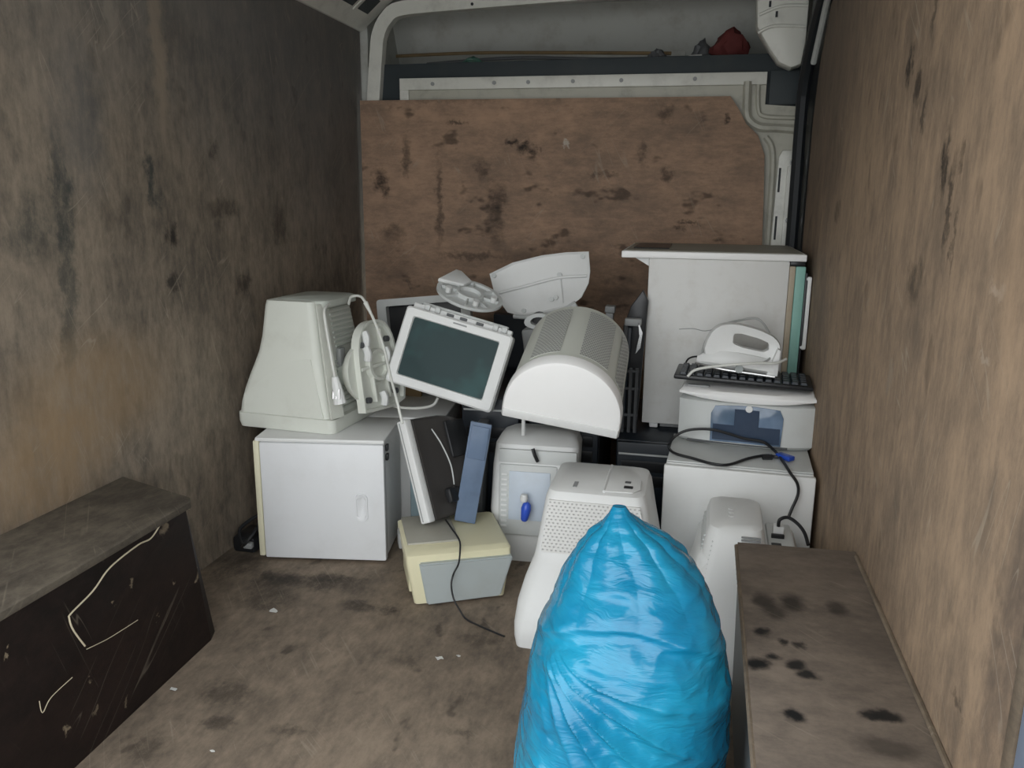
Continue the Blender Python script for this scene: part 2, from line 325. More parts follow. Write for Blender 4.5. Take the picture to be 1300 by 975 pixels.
# ------------------------------------------------------------------ geometry helpers
def bx(bm, c, s, bev=0.0, seg=2, mat=None):
    r = bmesh.ops.create_cube(bm, size=1.0)
    vs = r['verts']
    for v in vs: v.co = Vector((v.co.x * s[0], v.co.y * s[1], v.co.z * s[2]))
    if bev > 0:
        es = list({e for v in vs for e in v.link_edges})
        rr = bmesh.ops.bevel(bm, geom=es, offset=min(bev, min(s) * 0.49), segments=seg, profile=0.5, affect='EDGES')
        vs = list({v for f in rr['faces'] for v in f.verts} | {v for v in vs if v.is_valid})
    for v in vs:
        if mat is not None: v.co = mat @ v.co
        v.co += Vector(c)
    return vs

def b2(bm, lo, hi, bev=0.0, seg=2):
    lo, hi = Vector(lo), Vector(hi)
    return bx(bm, (lo + hi) / 2, hi - lo, bev, seg)

def loft(bm, rings, cap0=True, cap1=True, closed=True):
    vr = [[bm.verts.new(p) for p in r] for r in rings]
    n = len(vr[0])
    for a, b in zip(vr, vr[1:]):
        for i in range(n if closed else n - 1):
            j = (i + 1) % n
            bm.faces.new((a[i], a[j], b[j], b[i]))
    if cap0: bm.faces.new(list(reversed(vr[0])))
    if cap1: bm.faces.new(vr[-1])
    return vr

def rring(x0, x1, y0, y1, r, z, n=4):
    r = min(r, (x1 - x0) * 0.49, (y1 - y0) * 0.49)
    out = []
    for (cx, cy, a0) in ((x1 - r, y0 + r, -90), (x1 - r, y1 - r, 0), (x0 + r, y1 - r, 90), (x0 + r, y0 + r, 180)):
        for k in range(n + 1):
            a = R(a0 + 90 * k / n)
            out.append(Vector((cx + r * math.cos(a), cy + r * math.sin(a), z)))
    return out

def prism(bm, poly, axis, a, b, bev=0.0):
    """poly: 2-D outline; axis X: (y,z), Y: (x,z), Z: (x,y); extruded from a to b"""
    def P(p, t):
        return Vector({'X': (t, p[0], p[1]), 'Y': (p[0], t, p[1]), 'Z': (p[0], p[1], t)}[axis])
    A = [bm.verts.new(P(p, a)) for p in poly]; B = [bm.verts.new(P(p, b)) for p in poly]
    n = len(poly); fs = []
    for i in range(n):
        j = (i + 1) % n; fs.append(bm.faces.new((A[i], A[j], B[j], B[i])))
    fs.append(bm.faces.new(list(reversed(A)))); fs.append(bm.faces.new(B))
    bmesh.ops.recalc_face_normals(bm, faces=fs)
    if bev > 0:
        es = list({e for f in fs[-2:] for e in f.edges})
        bmesh.ops.bevel(bm, geom=es, offset=bev, segments=2, profile=0.5, affect='EDGES')

def spline(pts, n=6):
    P = [Vector(p) for p in pts]
    if len(P) < 3: return P
    out = []
    for i in range(len(P) - 1):
        p0 = P[max(i - 1, 0)]; p1 = P[i]; p2 = P[i + 1]; p3 = P[min(i + 2, len(P) - 1)]
        for k in range(n):
            t = k / n
            out.append(0.5 * ((2 * p1) + (p2 - p0) * t + (2 * p0 - 5 * p1 + 4 * p2 - p3) * t * t + (3 * p1 - p0 - 3 * p2 + p3) * t ** 3))
    out.append(P[-1]); return out

def tube(bm, pts, r, n=7, sm=6):
    P = spline(pts, sm) if sm else [Vector(p) for p in pts]
    up = Vector((0.123, 0.31, 0.94)).normalized(); rings = []
    prev = None
    for i, p in enumerate(P):
        t = (P[min(i + 1, len(P) - 1)] - P[max(i - 1, 0)])
        t = t.normalized() if t.length > 1e-9 else Vector((0, 0, 1))
        u = (prev - t * prev.dot(t)) if prev is not None else t.cross(up)
        if u.length < 1e-5: u = t.cross(Vector((1, 0, 0)))
        u.normalize(); prev = u; w = t.cross(u)
        rr = r(i / (len(P) - 1)) if callable(r) else r
        rings.append([p + (u * math.cos(2 * math.pi * k / n) + w * math.sin(2 * math.pi * k / n)) * rr for k in range(n)])
    loft(bm, rings)

def cyl(bm, c, axis, r, h, n=20, r2=None):
    ax = {'X': Vector((1, 0, 0)), 'Y': Vector((0, 1, 0)), 'Z': Vector((0, 0, 1))}[axis] if isinstance(axis, str) else Vector(axis).normalized()
    u = ax.orthogonal().normalized(); w = ax.cross(u); c = Vector(c)
    r2 = r if r2 is None else r2
    rg = lambda o, rr: [c + ax * o + (u * math.cos(2 * math.pi * k / n) + w * math.sin(2 * math.pi * k / n)) * rr for k in range(n)]
    loft(bm, [rg(-h / 2, r), rg(h / 2, r2)])

def build(name, fn, mat, parent=None, smooth=True, loc=None, rot=None, mats=None):
    bm = bmesh.new()
    if callable(fn): fn(bm)
    bmesh.ops.recalc_face_normals(bm, faces=bm.faces)
    me = bpy.data.meshes.new(name); bm.to_mesh(me); bm.free()
    o = bpy.data.objects.new(name, me); COL.objects.link(o)
    me.materials.append(M[mat] if isinstance(mat, str) else mat)
    if smooth:
        try: me.shade_auto_smooth
        except AttributeError: pass
        for p in me.polygons: p.use_smooth = True
        try: me.set_sharp_from_angle(angle=R(35))
        except Exception: pass
    if parent is not None: o.parent = parent
    if loc is not None: o.location = loc
    if rot is not None: o.rotation_euler = tuple(R(a) for a in rot)
    return o

def tag(o, label, cat, group=None):
    o['label'] = label; o['category'] = cat
    if group: o['group'] = group
    return o

def thing(name, label, cat, loc=(0, 0, 0), rot=(0, 0, 0), group=None):
    o = bpy.data.objects.new(name, None); COL.objects.link(o)
    o.empty_display_size = 0.05
    o.location = loc; o.rotation_euler = tuple(R(a) for a in rot)
    return tag(o, label, cat, group)

def struct(name, fn, mat, parent=None, smooth=True):
    o = build(name, fn, mat, parent, smooth)
    if parent is None: o['kind'] = 'structure'
    return o

XL, XR = -1.43, 0.36

# ------------------------------------------------------------------ the van
floor = struct('floor', lambda bm: b2(bm, (XL - 0.06, 0.45, -0.02), (XR + 0.06, 3.40, 0.0)), 'ply_floor')
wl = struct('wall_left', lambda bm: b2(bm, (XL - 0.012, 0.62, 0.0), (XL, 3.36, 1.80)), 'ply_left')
wr = struct('wall_right', lambda bm: prism(bm, [(0.87, 0.0), (3.02, 0.0), (3.06, 1.40), (3.00, 1.58), (2.86, 1.72), (2.6, 1.80), (0.87, 1.80)], 'X', XR, XR + 0.012), 'ply_right')

# body panels behind the plywood
struct('trim_1', lambda bm: b2(bm, (XL - 0.10, 0.45, -0.05), (XL - 0.06, 4.1, 1.98)), 'van_grey')
struct('trim_2', lambda bm: b2(bm, (XR + 0.06, 0.45, -0.05), (XR + 0.10, 4.1, 1.98)), 'van_grey')
ceil = struct('ceiling', lambda bm: (b2(bm, (XL - 0.10, 0.45, 1.93), (XR + 0.10, 4.1, 1.96)), [b2(bm, (XL, y, 1.915), (XR, y + 0.05, 1.93), 0.004) for y in (0.9, 1.5, 2.1, 2.7)]), 'van_grey')

# side rail of the roof on the left, with its punched openings
def rail(bm):
    prof = [(XL - 0.02, 1.795), (XL + 0.012, 1.795), (XL + 0.055, 1.83), (XL + 0.17, 1.925), (XL + 0.17, 1.935), (XL - 0.02, 1.935)]
    prism(bm, prof, 'Y', 0.45, 3.36)
rl = struct('trim_3', rail, 'van_paint')
def rail_hole(i, y):
    def f(bm):
        d = Vector((0.115, 0, 0.095)).normalized(); nrm = Vector((0.095, 0, -0.115)).normalized()
        c = Vector((XL + 0.100, y, 1.8672))
        mt = Matrix((d, Vector((0, 1, 0)), nrm)).transposed()
        bx(bm, c, (0.075, 0.10, 0.004), 0.0015, 1, mt)
    build('rail_opening', f, 'dark_trim', rl)
    def g(bm):
        d = Vector((0.115, 0, 0.095)).normalized(); nrm = Vector((0.095, 0, -0.115)).normalized()
        c = Vector((XL + 0.105, y - 0.075, 1.871)) + nrm * 0.002
        mt = Matrix((d, Vector((0, 1, 0)), nrm)).transposed()
        bx(bm, c, (0.11, 0.014, 0.006), 0.002, 1, mt)
    build('rail_rib', g, 'van_paint', rl)
for i, y in enumerate((2.63, 2.78, 2.93, 3.08, 3.23)): rail_hole(i, y)

# bulkhead: plywood board in front of a pressed steel panel
bulk_pts = [(-1.41, 0.001), (-1.412, 1.515), (0.085, 1.506), (0.118, 1.46), (0.15, 1.405), (0.195, 1.365), (0.225, 1.29), (0.235, 1.10), (0.245, 0.85), (0.25, 0.001)]
bb = struct('wall_back', lambda bm: prism(bm, bulk_pts, 'Y', 3.30, 3.318), 'ply_back')
steel_pts = [(-1.33, 0.001), (-1.33, 1.50), (-1.245, 1.50), (-1.245, 1.600), (0.215, 1.592), (0.215, 1.478), (0.345, 1.468), (0.375, 1.40), (0.375, 0.001)]
bh = struct('trim_4', lambda bm: prism(bm, steel_pts, 'Y', 3.335, 3.35), 'bulkhead')
def flange(bm):
    prism(bm, [(-1.245, 1.555), (-1.245, 1.602), (0.215, 1.594), (0.215, 1.548)], 'Y', 3.322, 3.336, 0.004)
build('top_flange', flange, 'van_paint', bh)
build('flange_end', lambda bm: prism(bm, [(-1.245, 1.50), (-1.245, 1.556), (-1.205, 1.556), (-1.205, 1.50)], 'Y', 3.323, 3.336, 0.004), 'van_paint', bh)
def rim(bm):
    tube(bm, [(0.145, 3.33, 1.56), (0.150, 3.328, 1.45), (0.168, 3.328, 1.415), (0.205, 3.328, 1.395), (0.26, 3.328, 1.392), (0.345, 3.328, 1.385)], 0.017, 8)
    tube(bm, [(0.185, 3.332, 1.555), (0.190, 3.33, 1.47), (0.215, 3.33, 1.435), (0.34, 3.33, 1.428)], 0.009, 8)
build('pressed_rib', rim, 'bulkhead', bh)
build('edge_rib', lambda bm: tube(bm, [(0.225, 3.33, 1.36), (0.255, 3.328, 1.30), (0.262, 3.328, 1.1), (0.265, 3.328, 0.6)], 0.012, 8), 'bulkhead', bh)
build('pillar_flange', lambda bm: prism(bm, [(0.268, 0.5), (0.278, 1.285), (0.29, 1.31), (0.356, 1.31), (0.356, 0.5)], 'Y', 3.318, 3.336, 0.005), 'van_paint', bh)
build('pillar_channel', lambda bm: prism(bm, [(0.312, 0.5), (0.312, 1.25), (0.345, 1.25), (0.345, 0.5)], 'Y', 3.306, 3.319, 0.004), 'van_paint', bh)
for z in (1.20, 1.02):
    build('slot', lambda bm: b2(bm, (0.283, 3.3165, z - 0.045), (0.291, 3.3195, z + 0.045), 0.001, 1), 'seal', bh)
for z in (1.265, 1.05, 0.93):
    build('bolt', lambda bm: cyl(bm, (0.329, 3.302, z), 'Y', 0.011, 0.012, 8), 'steel', bh)
for x in (-1.10, -0.84, -0.70, -0.52, -0.33, -0.05):
    build('screw', lambda bm: cyl(bm, (x, 3.321, 1.577 - 0.003 * (x + 1.2)), 'Y', 0.008, 0.006, 8), 'grey', bh)

# dark strip above, and the overhead recess beyond it
struct('trim_5', lambda bm: (b2(bm, (-1.34, 3.352, 1.47), (0.37, 3.372, 1.662), 0.003), b2(bm, (0.225, 3.334, 1.475), (0.352, 3.352, 1.60), 0.006)), 'dark_trim')
def recess(bm):
    b2(bm, (-1.40, 3.372, 1.64), (0.36, 3.80, 1.655))                       # shelf board
    prism(bm, [(3.78, 1.655), (3.80, 1.655), (3.66, 1.93), (3.64, 1.93)], 'X', -1.40, 0.36)   # sloping back
struct('trim_6', recess, 'headlining')
struct('trim_7', lambda bm: [prism(bm, [(-0.75, 1.70), (-0.75, 1.765), (-0.12, 1.77), (-0.10, 1.755), (-0.10, 1.70)], 'Y', 3.735, 3.76, 0.006)], 'headlining')
struct('trim_8', lambda bm: (b2(bm, (-1.55, 3.372, -0.05), (-1.40, 4.1, 1.98)), b2(bm, (0.36, 3.372, -0.05), (0.46, 4.1, 1.98)), b2(bm, (-1.5, 4.05, -0.05), (0.46, 4.1, 1.98))), 'headlining')

# pale steel frame round the overhead opening
def frame_loop(bm):
    pts = [(-1.335, 1.50), (-1.325, 1.60), (-1.315, 1.70), (-1.305, 1.765), (-1.275, 1.815), (-1.22, 1.842), (-1.0, 1.853), (-0.6, 1.866), (-0.2, 1.874), (0.17, 1.872)]
    P = spline([(x, 0, z) for x, z in pts], 6)
    rings = []
    for i, p in enumerate(P):
        t = (P[min(i + 1, len(P) - 1)] - P[max(i - 1, 0)]).normalized()
        nn = Vector((-t.z, 0, t.x))
        a, b = p - nn * 0.0, p + nn * 0.055
        rings.append([Vector((a.x, 3.318, a.z)), Vector((b.x, 3.318, b.z)), Vector((b.x, 3.36, b.z)), Vector((a.x, 3.36, a.z))])
    loft(bm, rings)
tr9 = struct('trim_9', frame_loop, 'van_paint')
def corner_plate(bm):
    pts = [(0.150, 1.93), (0.155, 1.80), (0.160, 1.735), (0.205, 1.665), (0.245, 1.612), (0.29, 1.592), (0.325, 1.605), (0.335, 1.68), (0.335, 1.93)]
    prism(bm, pts, 'Y', 3.24, 3.332, 0.012)
build('corner_plate', corner_plate, 'van_paint', tr9)
build('pressed_crease', lambda bm: (tube(bm, [(0.165, 3.24, 1.775), (0.24, 3.235, 1.80), (0.33, 3.24, 1.80)], 0.006), tube(bm, [(0.165, 3.24, 1.715), (0.22, 3.235, 1.735), (0.33, 3.24, 1.73)], 0.006)), 'van_paint', tr9)
for x, z in ((-0.93, 1.872), (-0.60, 1.884), (-0.57, 1.885), (-0.50, 1.888)):
    build('punched_hole', lambda bm: cyl(bm, (x, 3.317, z), 'Y', 0.006, 0.004, 8), 'seal', tr9)
for x, z in ((0.20, 1.81), (0.225, 1.775)):
    build('punched_hole', lambda bm: bx(bm, (x, 3.239, z), (0.008, 0.004, 0.02)), 'seal', tr9)

# door seal on the right, black
def seal(bm):
    tube(bm, [(0.338, 3.20, 0.02), (0.338, 3.20, 0.9), (0.334, 3.20, 1.40), (0.334, 3.18, 1.52), (0.336, 3.10, 1.62), (0.340, 2.99, 1.71), (0.345, 2.85, 1.78), (0.345, 2.6, 1.83)], 0.022, 8)
struct('trim_10', seal, 'seal')
struct('trim_11', lambda bm: b2(bm, (XR + 0.008, 2.95, 0.0), (XR + 0.03, 3.34, 1.9)), 'seal')
struct('trim_12', lambda bm: tube(bm, [(0.345, 3.06, 1.58), (0.348, 2.96, 1.67), (0.349, 2.85, 1.745), (0.349, 2.6, 1.80)], 0.010, 8), 'van_grey')

# rear pillar beside the right wall
struct('trim_13', lambda bm: (b2(bm, (XR - 0.005, 0.70, 0.0), (XR + 0.06, 0.845, 1.9), 0.012), b2(bm, (XR + 0.02, 0.45, 0.0), (XR + 0.06, 0.72, 1.9), 0.01)), 'pillar')
struct('trim_14', lambda bm: b2(bm, (XR - 0.004, 0.845, 0.0), (XR + 0.012, 0.87, 1.8), 0.004), 'box_edge')
struct('trim_15', lambda bm: b2(bm, (-10, -14, -0.62), (10, 0.44, -0.60)), 'pale_ground')  # unseen ground outside, coloured pale to bounce daylight into the van

# wheel boxes
def wbl_top(bm): prism(bm, [(XL, 0.66), (-1.158, 0.66), (-1.152, 1.60), (-1.17, 1.625), (XL, 1.715)], 'Z', 0.388, 0.405, 0.003)
def wbl_side(bm):
    A = [(-1.172, 0.66, 0.39), (-1.165, 1.595, 0.39), (-1.185, 1.62, 0.39), (XL, 1.70, 0.39), (XL, 0.66, 0.39)]
    B = [(-1.145, 0.66, 0.0), (-1.17, 1.66, 0.0), (-1.185, 1.70, 0.0), (XL, 1.76, 0.0), (XL, 0.66, 0.0)]
    loft(bm, [[Vector(p) for p in B], [Vector(p) for p in A]])
w1 = struct('trim_16', wbl_side, 'box_side', smooth=False)
build('lid_board', wbl_top, 'box_left', w1)
def wbr_side(bm):
    A = [(0.118, 0.50, 0.39), (0.124, 1.675, 0.39), (XR, 1.685, 0.39), (XR, 0.50, 0.39)]
    B = [(0.125, 0.50, 0.0), (0.135, 1.70, 0.0), (XR, 1.70, 0.0), (XR, 0.50, 0.0)]
    loft(bm, [[Vector(p) for p in B], [Vector(p) for p in A]])
w2 = struct('trim_17', wbr_side, 'box_grey', smooth=False)
build('lid_board', lambda bm: prism(bm, [(0.108, 0.50), (0.120, 1.68), (XR, 1.69), (XR, 0.50)], 'Z', 0.389, 0.405, 0.002), 'box_top', w2)
build('edge_strip', lambda bm: tube(bm, [(0.108, 0.52, 0.399), (0.1185, 1.67, 0.399)], 0.0055, 6, 0), 'box_edge', w2)
build('edge_strip', lambda bm: tube(bm, [(0.356, 0.90, 0.406), (0.356, 1.66, 0.406)], 0.0045, 6, 0), 'box_edge', w2)

# ------------------------------------------------------------------ the load: left side
# small white cabinet with recessed grip
t = thing('mini_fridge', 'white cube cabinet with recessed door grip on the floor under the bulky monitor', 'fridge', (-1.29, 2.12, 0), (0, 0, 9.8))
build('body', lambda bm: b2(bm, (0.006, 0.032, 0.012), (0.398, 0.27, 0.398), 0.006), 'white', t)
def fdoor(bm): b2(bm, (0.014, 0.0, 0.008), (0.40, 0.030, 0.388), 0.006)
build('door', fdoor, 'white_cool', t)
build('side_edge', lambda bm: b2(bm, (-0.006, 0.002, 0.012), (0.0135, 0.034, 0.392), 0.005), 'yellowed', t)
def grip(bm):
    rg = lambda o, y: [Vector((0.327 + p.x, y, 0.185 + p.y)) for p in rring(-o * 0.018, o * 0.018, -o * 0.043, o * 0.043, 0.016 * o, 0)]
    loft(bm, [rg(1.1, 0.001), rg(1.05, -0.004), rg(0.85, -0.004), rg(0.75, -0.0012)], cap0=False)
build('grip', grip, 'white_cool', t)
build('hinge', lambda bm: [b2(bm, (0.399, 0.03, z), (0.407, 0.05, z + 0.02), 0.002) for z in (0.33, 0.36)], 'black', t)
build('lid_board', lambda bm: b2(bm, (0.0, 0.004, 0.3885), (0.402, 0.275, 0.402), 0.005), 'white', t)

t = thing('white_cabinet', 'low white box behind the cube cabinet with its top edge showing', 'cabinet', (-1.30, 2.43, 0), (0, 0, 6))
build('body', lambda bm: b2(bm, (0, 0, 0.0), (0.50, 0.34, 0.388), 0.006), 'white', t)
build('lid', lambda bm: b2(bm, (-0.004, -0.006, 0.389), (0.505, 0.345, 0.402), 0.005), 'white', t)

# CRT monitor lying on its screen
crt = thing('monitor', 'bulky beige monitor lying on its screen on the white cube cabinet, stand on one side', 'monitor', (-1.409, 2.225, 0.4035), (0, 0, -4))
H_ = 0.405
def crtA(bm):
    rows = [(0.0, 0.004, 0.343, 0.004, 0.318), (0.018, 0.0, 0.347, 0.0, 0.322), (0.045, 0.0, 0.345, 0.0, 0.322)]
    fl = [(0.05, 0.003), (0.10, 0.010), (0.16, 0.024), (0.22, 0.046), (0.28, 0.068), (0.32, 0.081), (0.36, 0.088), (0.40, 0.091)]
    zs = [0.047, 0.08, 0.12, 0.165, 0.205, 0.245, 0.29, 0.34, 0.385, 0.402]
    xl = [0.003, 0.009, 0.022, 0.040, 0.058, 0.074, 0.083, 0.087, 0.089, 0.093]
    rings = [rring(a, b, c, d, 0.022, z) for z, a, b, c, d in rows]
    for z, x in zip(zs, xl):
        k = z / H_
        rings.append(rring(x, 0.337 - 0.072 * k, 0.004 + 0.045 * k * k, 0.318 - 0.035 * k, 0.024, z))
    rings.append(rring(0.105, 0.25, 0.062, 0.27, 0.02, H_))
    loft(bm, rings)
build('housing', crtA, 'beige', crt)
def crtA_top(bm):
    loft(bm, [rring(0.115, 0.30, 0.066, 0.285, 0.03, 0.385), rring(0.115, 0.30, 0.066, 0.285, 0.03, 0.404), rring(0.122, 0.29, 0.075, 0.275, 0.03, 0.409)])
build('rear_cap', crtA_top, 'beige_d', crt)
# side arch panel
def arch(bm):
    pts = [(0.03, 0.05)]
    for k in range(13):
        a = k / 12
        pts.append((0.03 + 0.238 * a, 0.105 + 0.125 * math.sin(a * math.pi / 2)))
    pts += [(0.312, 0.05)]
    A = [Vector((x, 0.0012 + 0.045 * (z / H_) ** 2, z)) for x, z in pts]
    B = [p + Vector((0, 0.02, 0)) for p in A]
    loft(bm, [A, B])
build('side_panel', arch, 'beige', crt)
# the underside that faces right: louvre ribs and the foot
def louv(bm):
    for k in range(9):
        z = 0.25 + k * 0.0145; kx = z / H_
        b2(bm, (0.337 - 0.075 * kx - 0.004, 0.13, z), (0.337 - 0.072 * kx + 0.004, 0.265, z + 0.007), 0.001, 1)
    for k in range(11):
        z = 0.06 + k * 0.0145; kx = z / H_
        b2(bm, (0.337 - 0.075 * kx - 0.004, 0.10, z), (0.337 - 0.072 * kx + 0.004, 0.27, z + 0.007), 0.001, 1)
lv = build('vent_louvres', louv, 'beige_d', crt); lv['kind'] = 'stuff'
def strip(bm):
    A = [Vector((0.272, 0.052, 0.395)), Vector((0.336, 0.002, 0.05)), Vector((0.350, 0.055, 0.05)), Vector((0.278, 0.085, 0.395))]
    loft(bm, [[p + Vector((0.0, 0, 0)) for p in A], [p + Vector((0.008, -0.004, 0)) for p in A]])
build('corner_moulding', strip, 'beige', crt)
build('connector_recess', lambda bm: b2(bm, (0.300, 0.118, 0.17), (0.316, 0.15, 0.25), 0.004), 'grey', crt)
# swivel foot: a rounded plate with ribs, standing off the housing
foot = thing('swivel_foot', '', 'x'); del foot['label']; del foot['category']
foot.parent = crt; foot.location = (0.428, 0.160, 0.198); foot.rotation_euler = (0, R(-9), R(-8)); foot.scale = (1, 0.94, 0.87)
def foot_plate(bm):
    pts = [(-0.115, -0.155), (0.125, -0.155), (0.118, 0.04), (0.10, 0.115), (0.06, 0.155), (0.0, 0.165), (-0.05, 0.15), (-0.085, 0.11), (-0.105, 0.03)]
    P2 = spline([(p[0], p[1], 0) for p in pts + [pts[0]]], 3)[:-1]
    q = [(p.x, p.y) for p in P2]
    rim_ = [Vector((0.0, y, z)) for y, z in q]; inn = [Vector((0.0, y * 0.93, z * 0.94)) for y, z in q]
    inn2 = [Vector((-0.012, y * 0.90, z * 0.92)) for y, z in q]; bk = [Vector((-0.03, y * 0.99, z * 0.99)) for y, z in q]
    loft(bm, [bk, rim_, inn, inn2])
build('plate', foot_plate, 'beige', foot)
def foot_ribs(bm):
    b2(bm, (-0.014, -0.10, -0.006), (0.002, 0.10, 0.006), 0.002); b2(bm, (-0.014, -0.045, -0.13), (0.002, -0.035, 0.13), 0.002)
    b2(bm, (-0.014, 0.035, -0.13), (0.002, 0.045, 0.13), 0.002)
    rg = [[Vector((x, r_ * math.cos(2 * math.pi * k / 20), r_ * math.sin(2 * math.pi * k / 20))) for k in range(20)] for x, r_ in ((-0.012, 0.062), (0.004, 0.058), (0.004, 0.046), (-0.008, 0.042))]
    loft(bm, rg)
build('ribs', foot_ribs, 'beige', foot)
for (y, z) in ((-0.075, 0.085), (0.075, 0.085), (-0.08, -0.115), (0.08, -0.115)):
    build('pad_recess', lambda bm: cyl(bm, (-0.006, y, z), 'X', 0.011, 0.014, 12), 'grey_dk', foot)
for (y, z) in ((-0.05, 0.105), (0.0, -0.125), (0.055, 0.03), (-0.055, 0.05)):
    build('boss', lambda bm: tube(bm, [(-0.004, y, z - 0.025), (0.002, y, z), (-0.004, y, z + 0.025)], 0.013, 8), 'white', foot)
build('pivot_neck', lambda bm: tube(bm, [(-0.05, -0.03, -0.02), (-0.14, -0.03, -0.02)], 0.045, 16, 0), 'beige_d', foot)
build('pivot_dome', lambda bm: loft(bm, [[Vector((-x, r_ * math.cos(2 * math.pi * k / 24) - 0.03, r_ * math.sin(2 * math.pi * k / 24) - 0.02)) for k in range(24)] for x, r_ in ((0.02, 0.118), (0.035, 0.115), (0.055, 0.10), (0.075, 0.06))]), 'beige', foot)
# its lead and plug
lead = [(-1.060,2.340,0.794), (-1.042,2.320,0.819), (-1.004,2.300,0.825), (-0.978,2.280,0.809), (-0.959,2.270,0.782), (-0.927,2.250,0.729), (-0.894,2.220,0.668), (-0.865,2.180,0.613), (-0.828,2.130,0.556), (-0.799,2.100,0.488)]
inv = crt.matrix_basis.copy()
def loc_of(o, pts):
    mw = Matrix.LocRotScale(o.location, o.rotation_euler, None).inverted()
    return [mw @ Vector(p) for p in pts]
build('lead', lambda bm: tube(bm, loc_of(crt, lead), 0.0042), 'cable_w', crt)
build('strain_relief', lambda bm: tube(bm, loc_of(crt, [(-0.976,2.275,0.810), (-0.955,2.265,0.778)]), lambda t_: 0.0075 - 0.003 * t_, 8, 0), 'cable_w', crt)
pg = thing('plug', '', 'x'); del pg['label']; del pg['category']; pg.parent = crt
pa, pb = loc_of(crt, [(-1.044,2.185,0.594), (-1.030,2.185,0.512)])
build('plug_body', lambda bm: tube(bm, [pa, pa.lerp(pb, 0.4), pb], lambda t_: 0.010 + 0.010 * t_, 10, 3), 'white', pg)
build('plug_pins', lambda bm: [cyl(bm, pa.lerp(pb, 0.62) + Vector((dx, -0.012, 0)), (0.1, -0.3, -1), 0.0028, 0.03, 8) for dx in (-0.010, 0.0, 0.010)], 'steel', pg)
build('plug_lead', lambda bm: tube(bm, loc_of(crt, [(-1.044,2.185,0.590), (-1.059,2.195,0.659), (-1.078,2.210,0.740), (-1.088,2.225,0.788), (-1.093,2.270,0.801)]), 0.0045), 'cable_w', pg)

# black bits by the wall behind the cabinet
t = thing('power_adapter', 'black adapter lying on the floor between left wall and white cube cabinet', 'adapter', (-1.375, 2.20, 0))
build('case', lambda bm: b2(bm, (-0.035, -0.05, 0.0), (0.045, 0.06, 0.055), 0.012), 'black', t)
build('cord', lambda bm: tube(bm, [(0.0, -0.05, 0.02), (0.03, -0.07, 0.05), (0.05, -0.03, 0.09), (0.02, 0.03, 0.10), (-0.02, -0.02, 0.07), (0.01, -0.06, 0.035)], 0.006), 'cable', t)
build('connector', lambda bm: bx(bm, (0.03, -0.06, 0.035), (0.03, 0.02, 0.02), 0.004), 'grey', t)

# ------------------------------------------------------------------ middle: cream machine on the floor
t = thing('desktop_machine', 'cream and grey boxy machine on the floor between cube cabinet and perforated monitor', 'appliance', (-0.705, 1.925, 0), (0, 0, 26))
def shell_c(bm):
    loft(bm, [rring(0.0, 0.26, 0.035, 0.28, 0.012, 0.004), rring(-0.022, 0.275, 0.018, 0.285, 0.012, 0.135), rring(-0.022, 0.275, 0.018, 0.285, 0.012, 0.158), rring(-0.010, 0.268, 0.035, 0.275, 0.012, 0.166)])
build('shell', shell_c, 'cream', t)
def face_c(bm):
    A = [Vector((0.034, 0.018, 0.006)), Vector((0.245, 0.018, 0.012)), Vector((0.277, 0.002, 0.138)), Vector((0.012, 0.002, 0.138))]
    B = [p + Vector((0, 0.03, 0)) for p in A]
    loft(bm, [B, A])
    bmesh.ops.bevel(bm, geom=list(bm.edges), offset=0.004, segments=2, affect='EDGES')
build('front_panel', face_c, 'grey_blue', t)
build('top_tray', lambda bm: b2(bm, (-0.012, 0.075, 0.164), (0.135, 0.275, 0.172), 0.003), 'grey_tan', t)
build('side_step', lambda bm: b2(bm, (-0.012, 0.06, 0.03), (0.008, 0.23, 0.12), 0.004), 'cream', t)
build('side_handle', lambda bm: b2(bm, (-0.026, 0.20, 0.10), (-0.010, 0.25, 0.15), 0.004), 'grey', t)
# thin lead draped over it
o = build('lead', lambda bm: tube(bm, loc_of(t, [(-0.689,2.154,0.182), (-0.651,2.096,0.180), (-0.610,2.031,0.178), (-0.591,1.974,0.172), (-0.575,1.905,0.168), (-0.607,1.965,0.108), (-0.611,1.955,0.079), (-0.603,1.950,0.040), (-0.579,1.930,0.018), (-0.556,1.913,0.004), (-0.509,1.886,0.004), (-0.435,1.851,0.004)]), 0.0026), 'cable', t)

# flat panel monitor leaning with its pale edge to the front
lcd = thing('flat_monitor', 'flat monitor standing on edge, pale frame and dark back, leaning on cream machine', 'monitor', (-0.748, 2.10, 0.182), (-8.5, -22.6, -16.4))
build('frame', lambda bm: b2(bm, (0, 0, 0), (0.034, 0.030, 0.312), 0.005), 'white', lcd)
build('frame_groove', lambda bm: b2(bm, (0.009, -0.0015, 0.006), (0.012, 0.004, 0.306), 0.0005, 1), 'grey', lcd)
def lcd_back(bm):
    rings = []
    for y, s, hx in ((0.0305, 1.0, 0.030), (0.07, 1.0, 0.036), (0.12, 0.98, 0.062), (0.17, 0.92, 0.075), (0.215, 0.84, 0.068), (0.235, 0.78, 0.05)):
        h = 0.156
        rings.append([Vector((p.x, y, p.y)) for p in rring(0.008, 0.008 + hx, 0.156 - h * s, 0.156 + h * s, 0.012, 0)])
    loft(bm, rings)
build('rear_cover', lcd_back, 'black_gloss', lcd)
build('rear_trim', lambda bm: tube(bm, [(0.053, 0.09, 0.27), (0.064, 0.105, 0.22), (0.070, 0.118, 0.15), (0.066, 0.115, 0.09)], 0.0022), 'grey_lt', lcd)
build('speaker', lambda bm: b2(bm, (0.076, 0.12, 0.17), (0.088, 0.215, 0.285), 0.006), 'black', lcd)
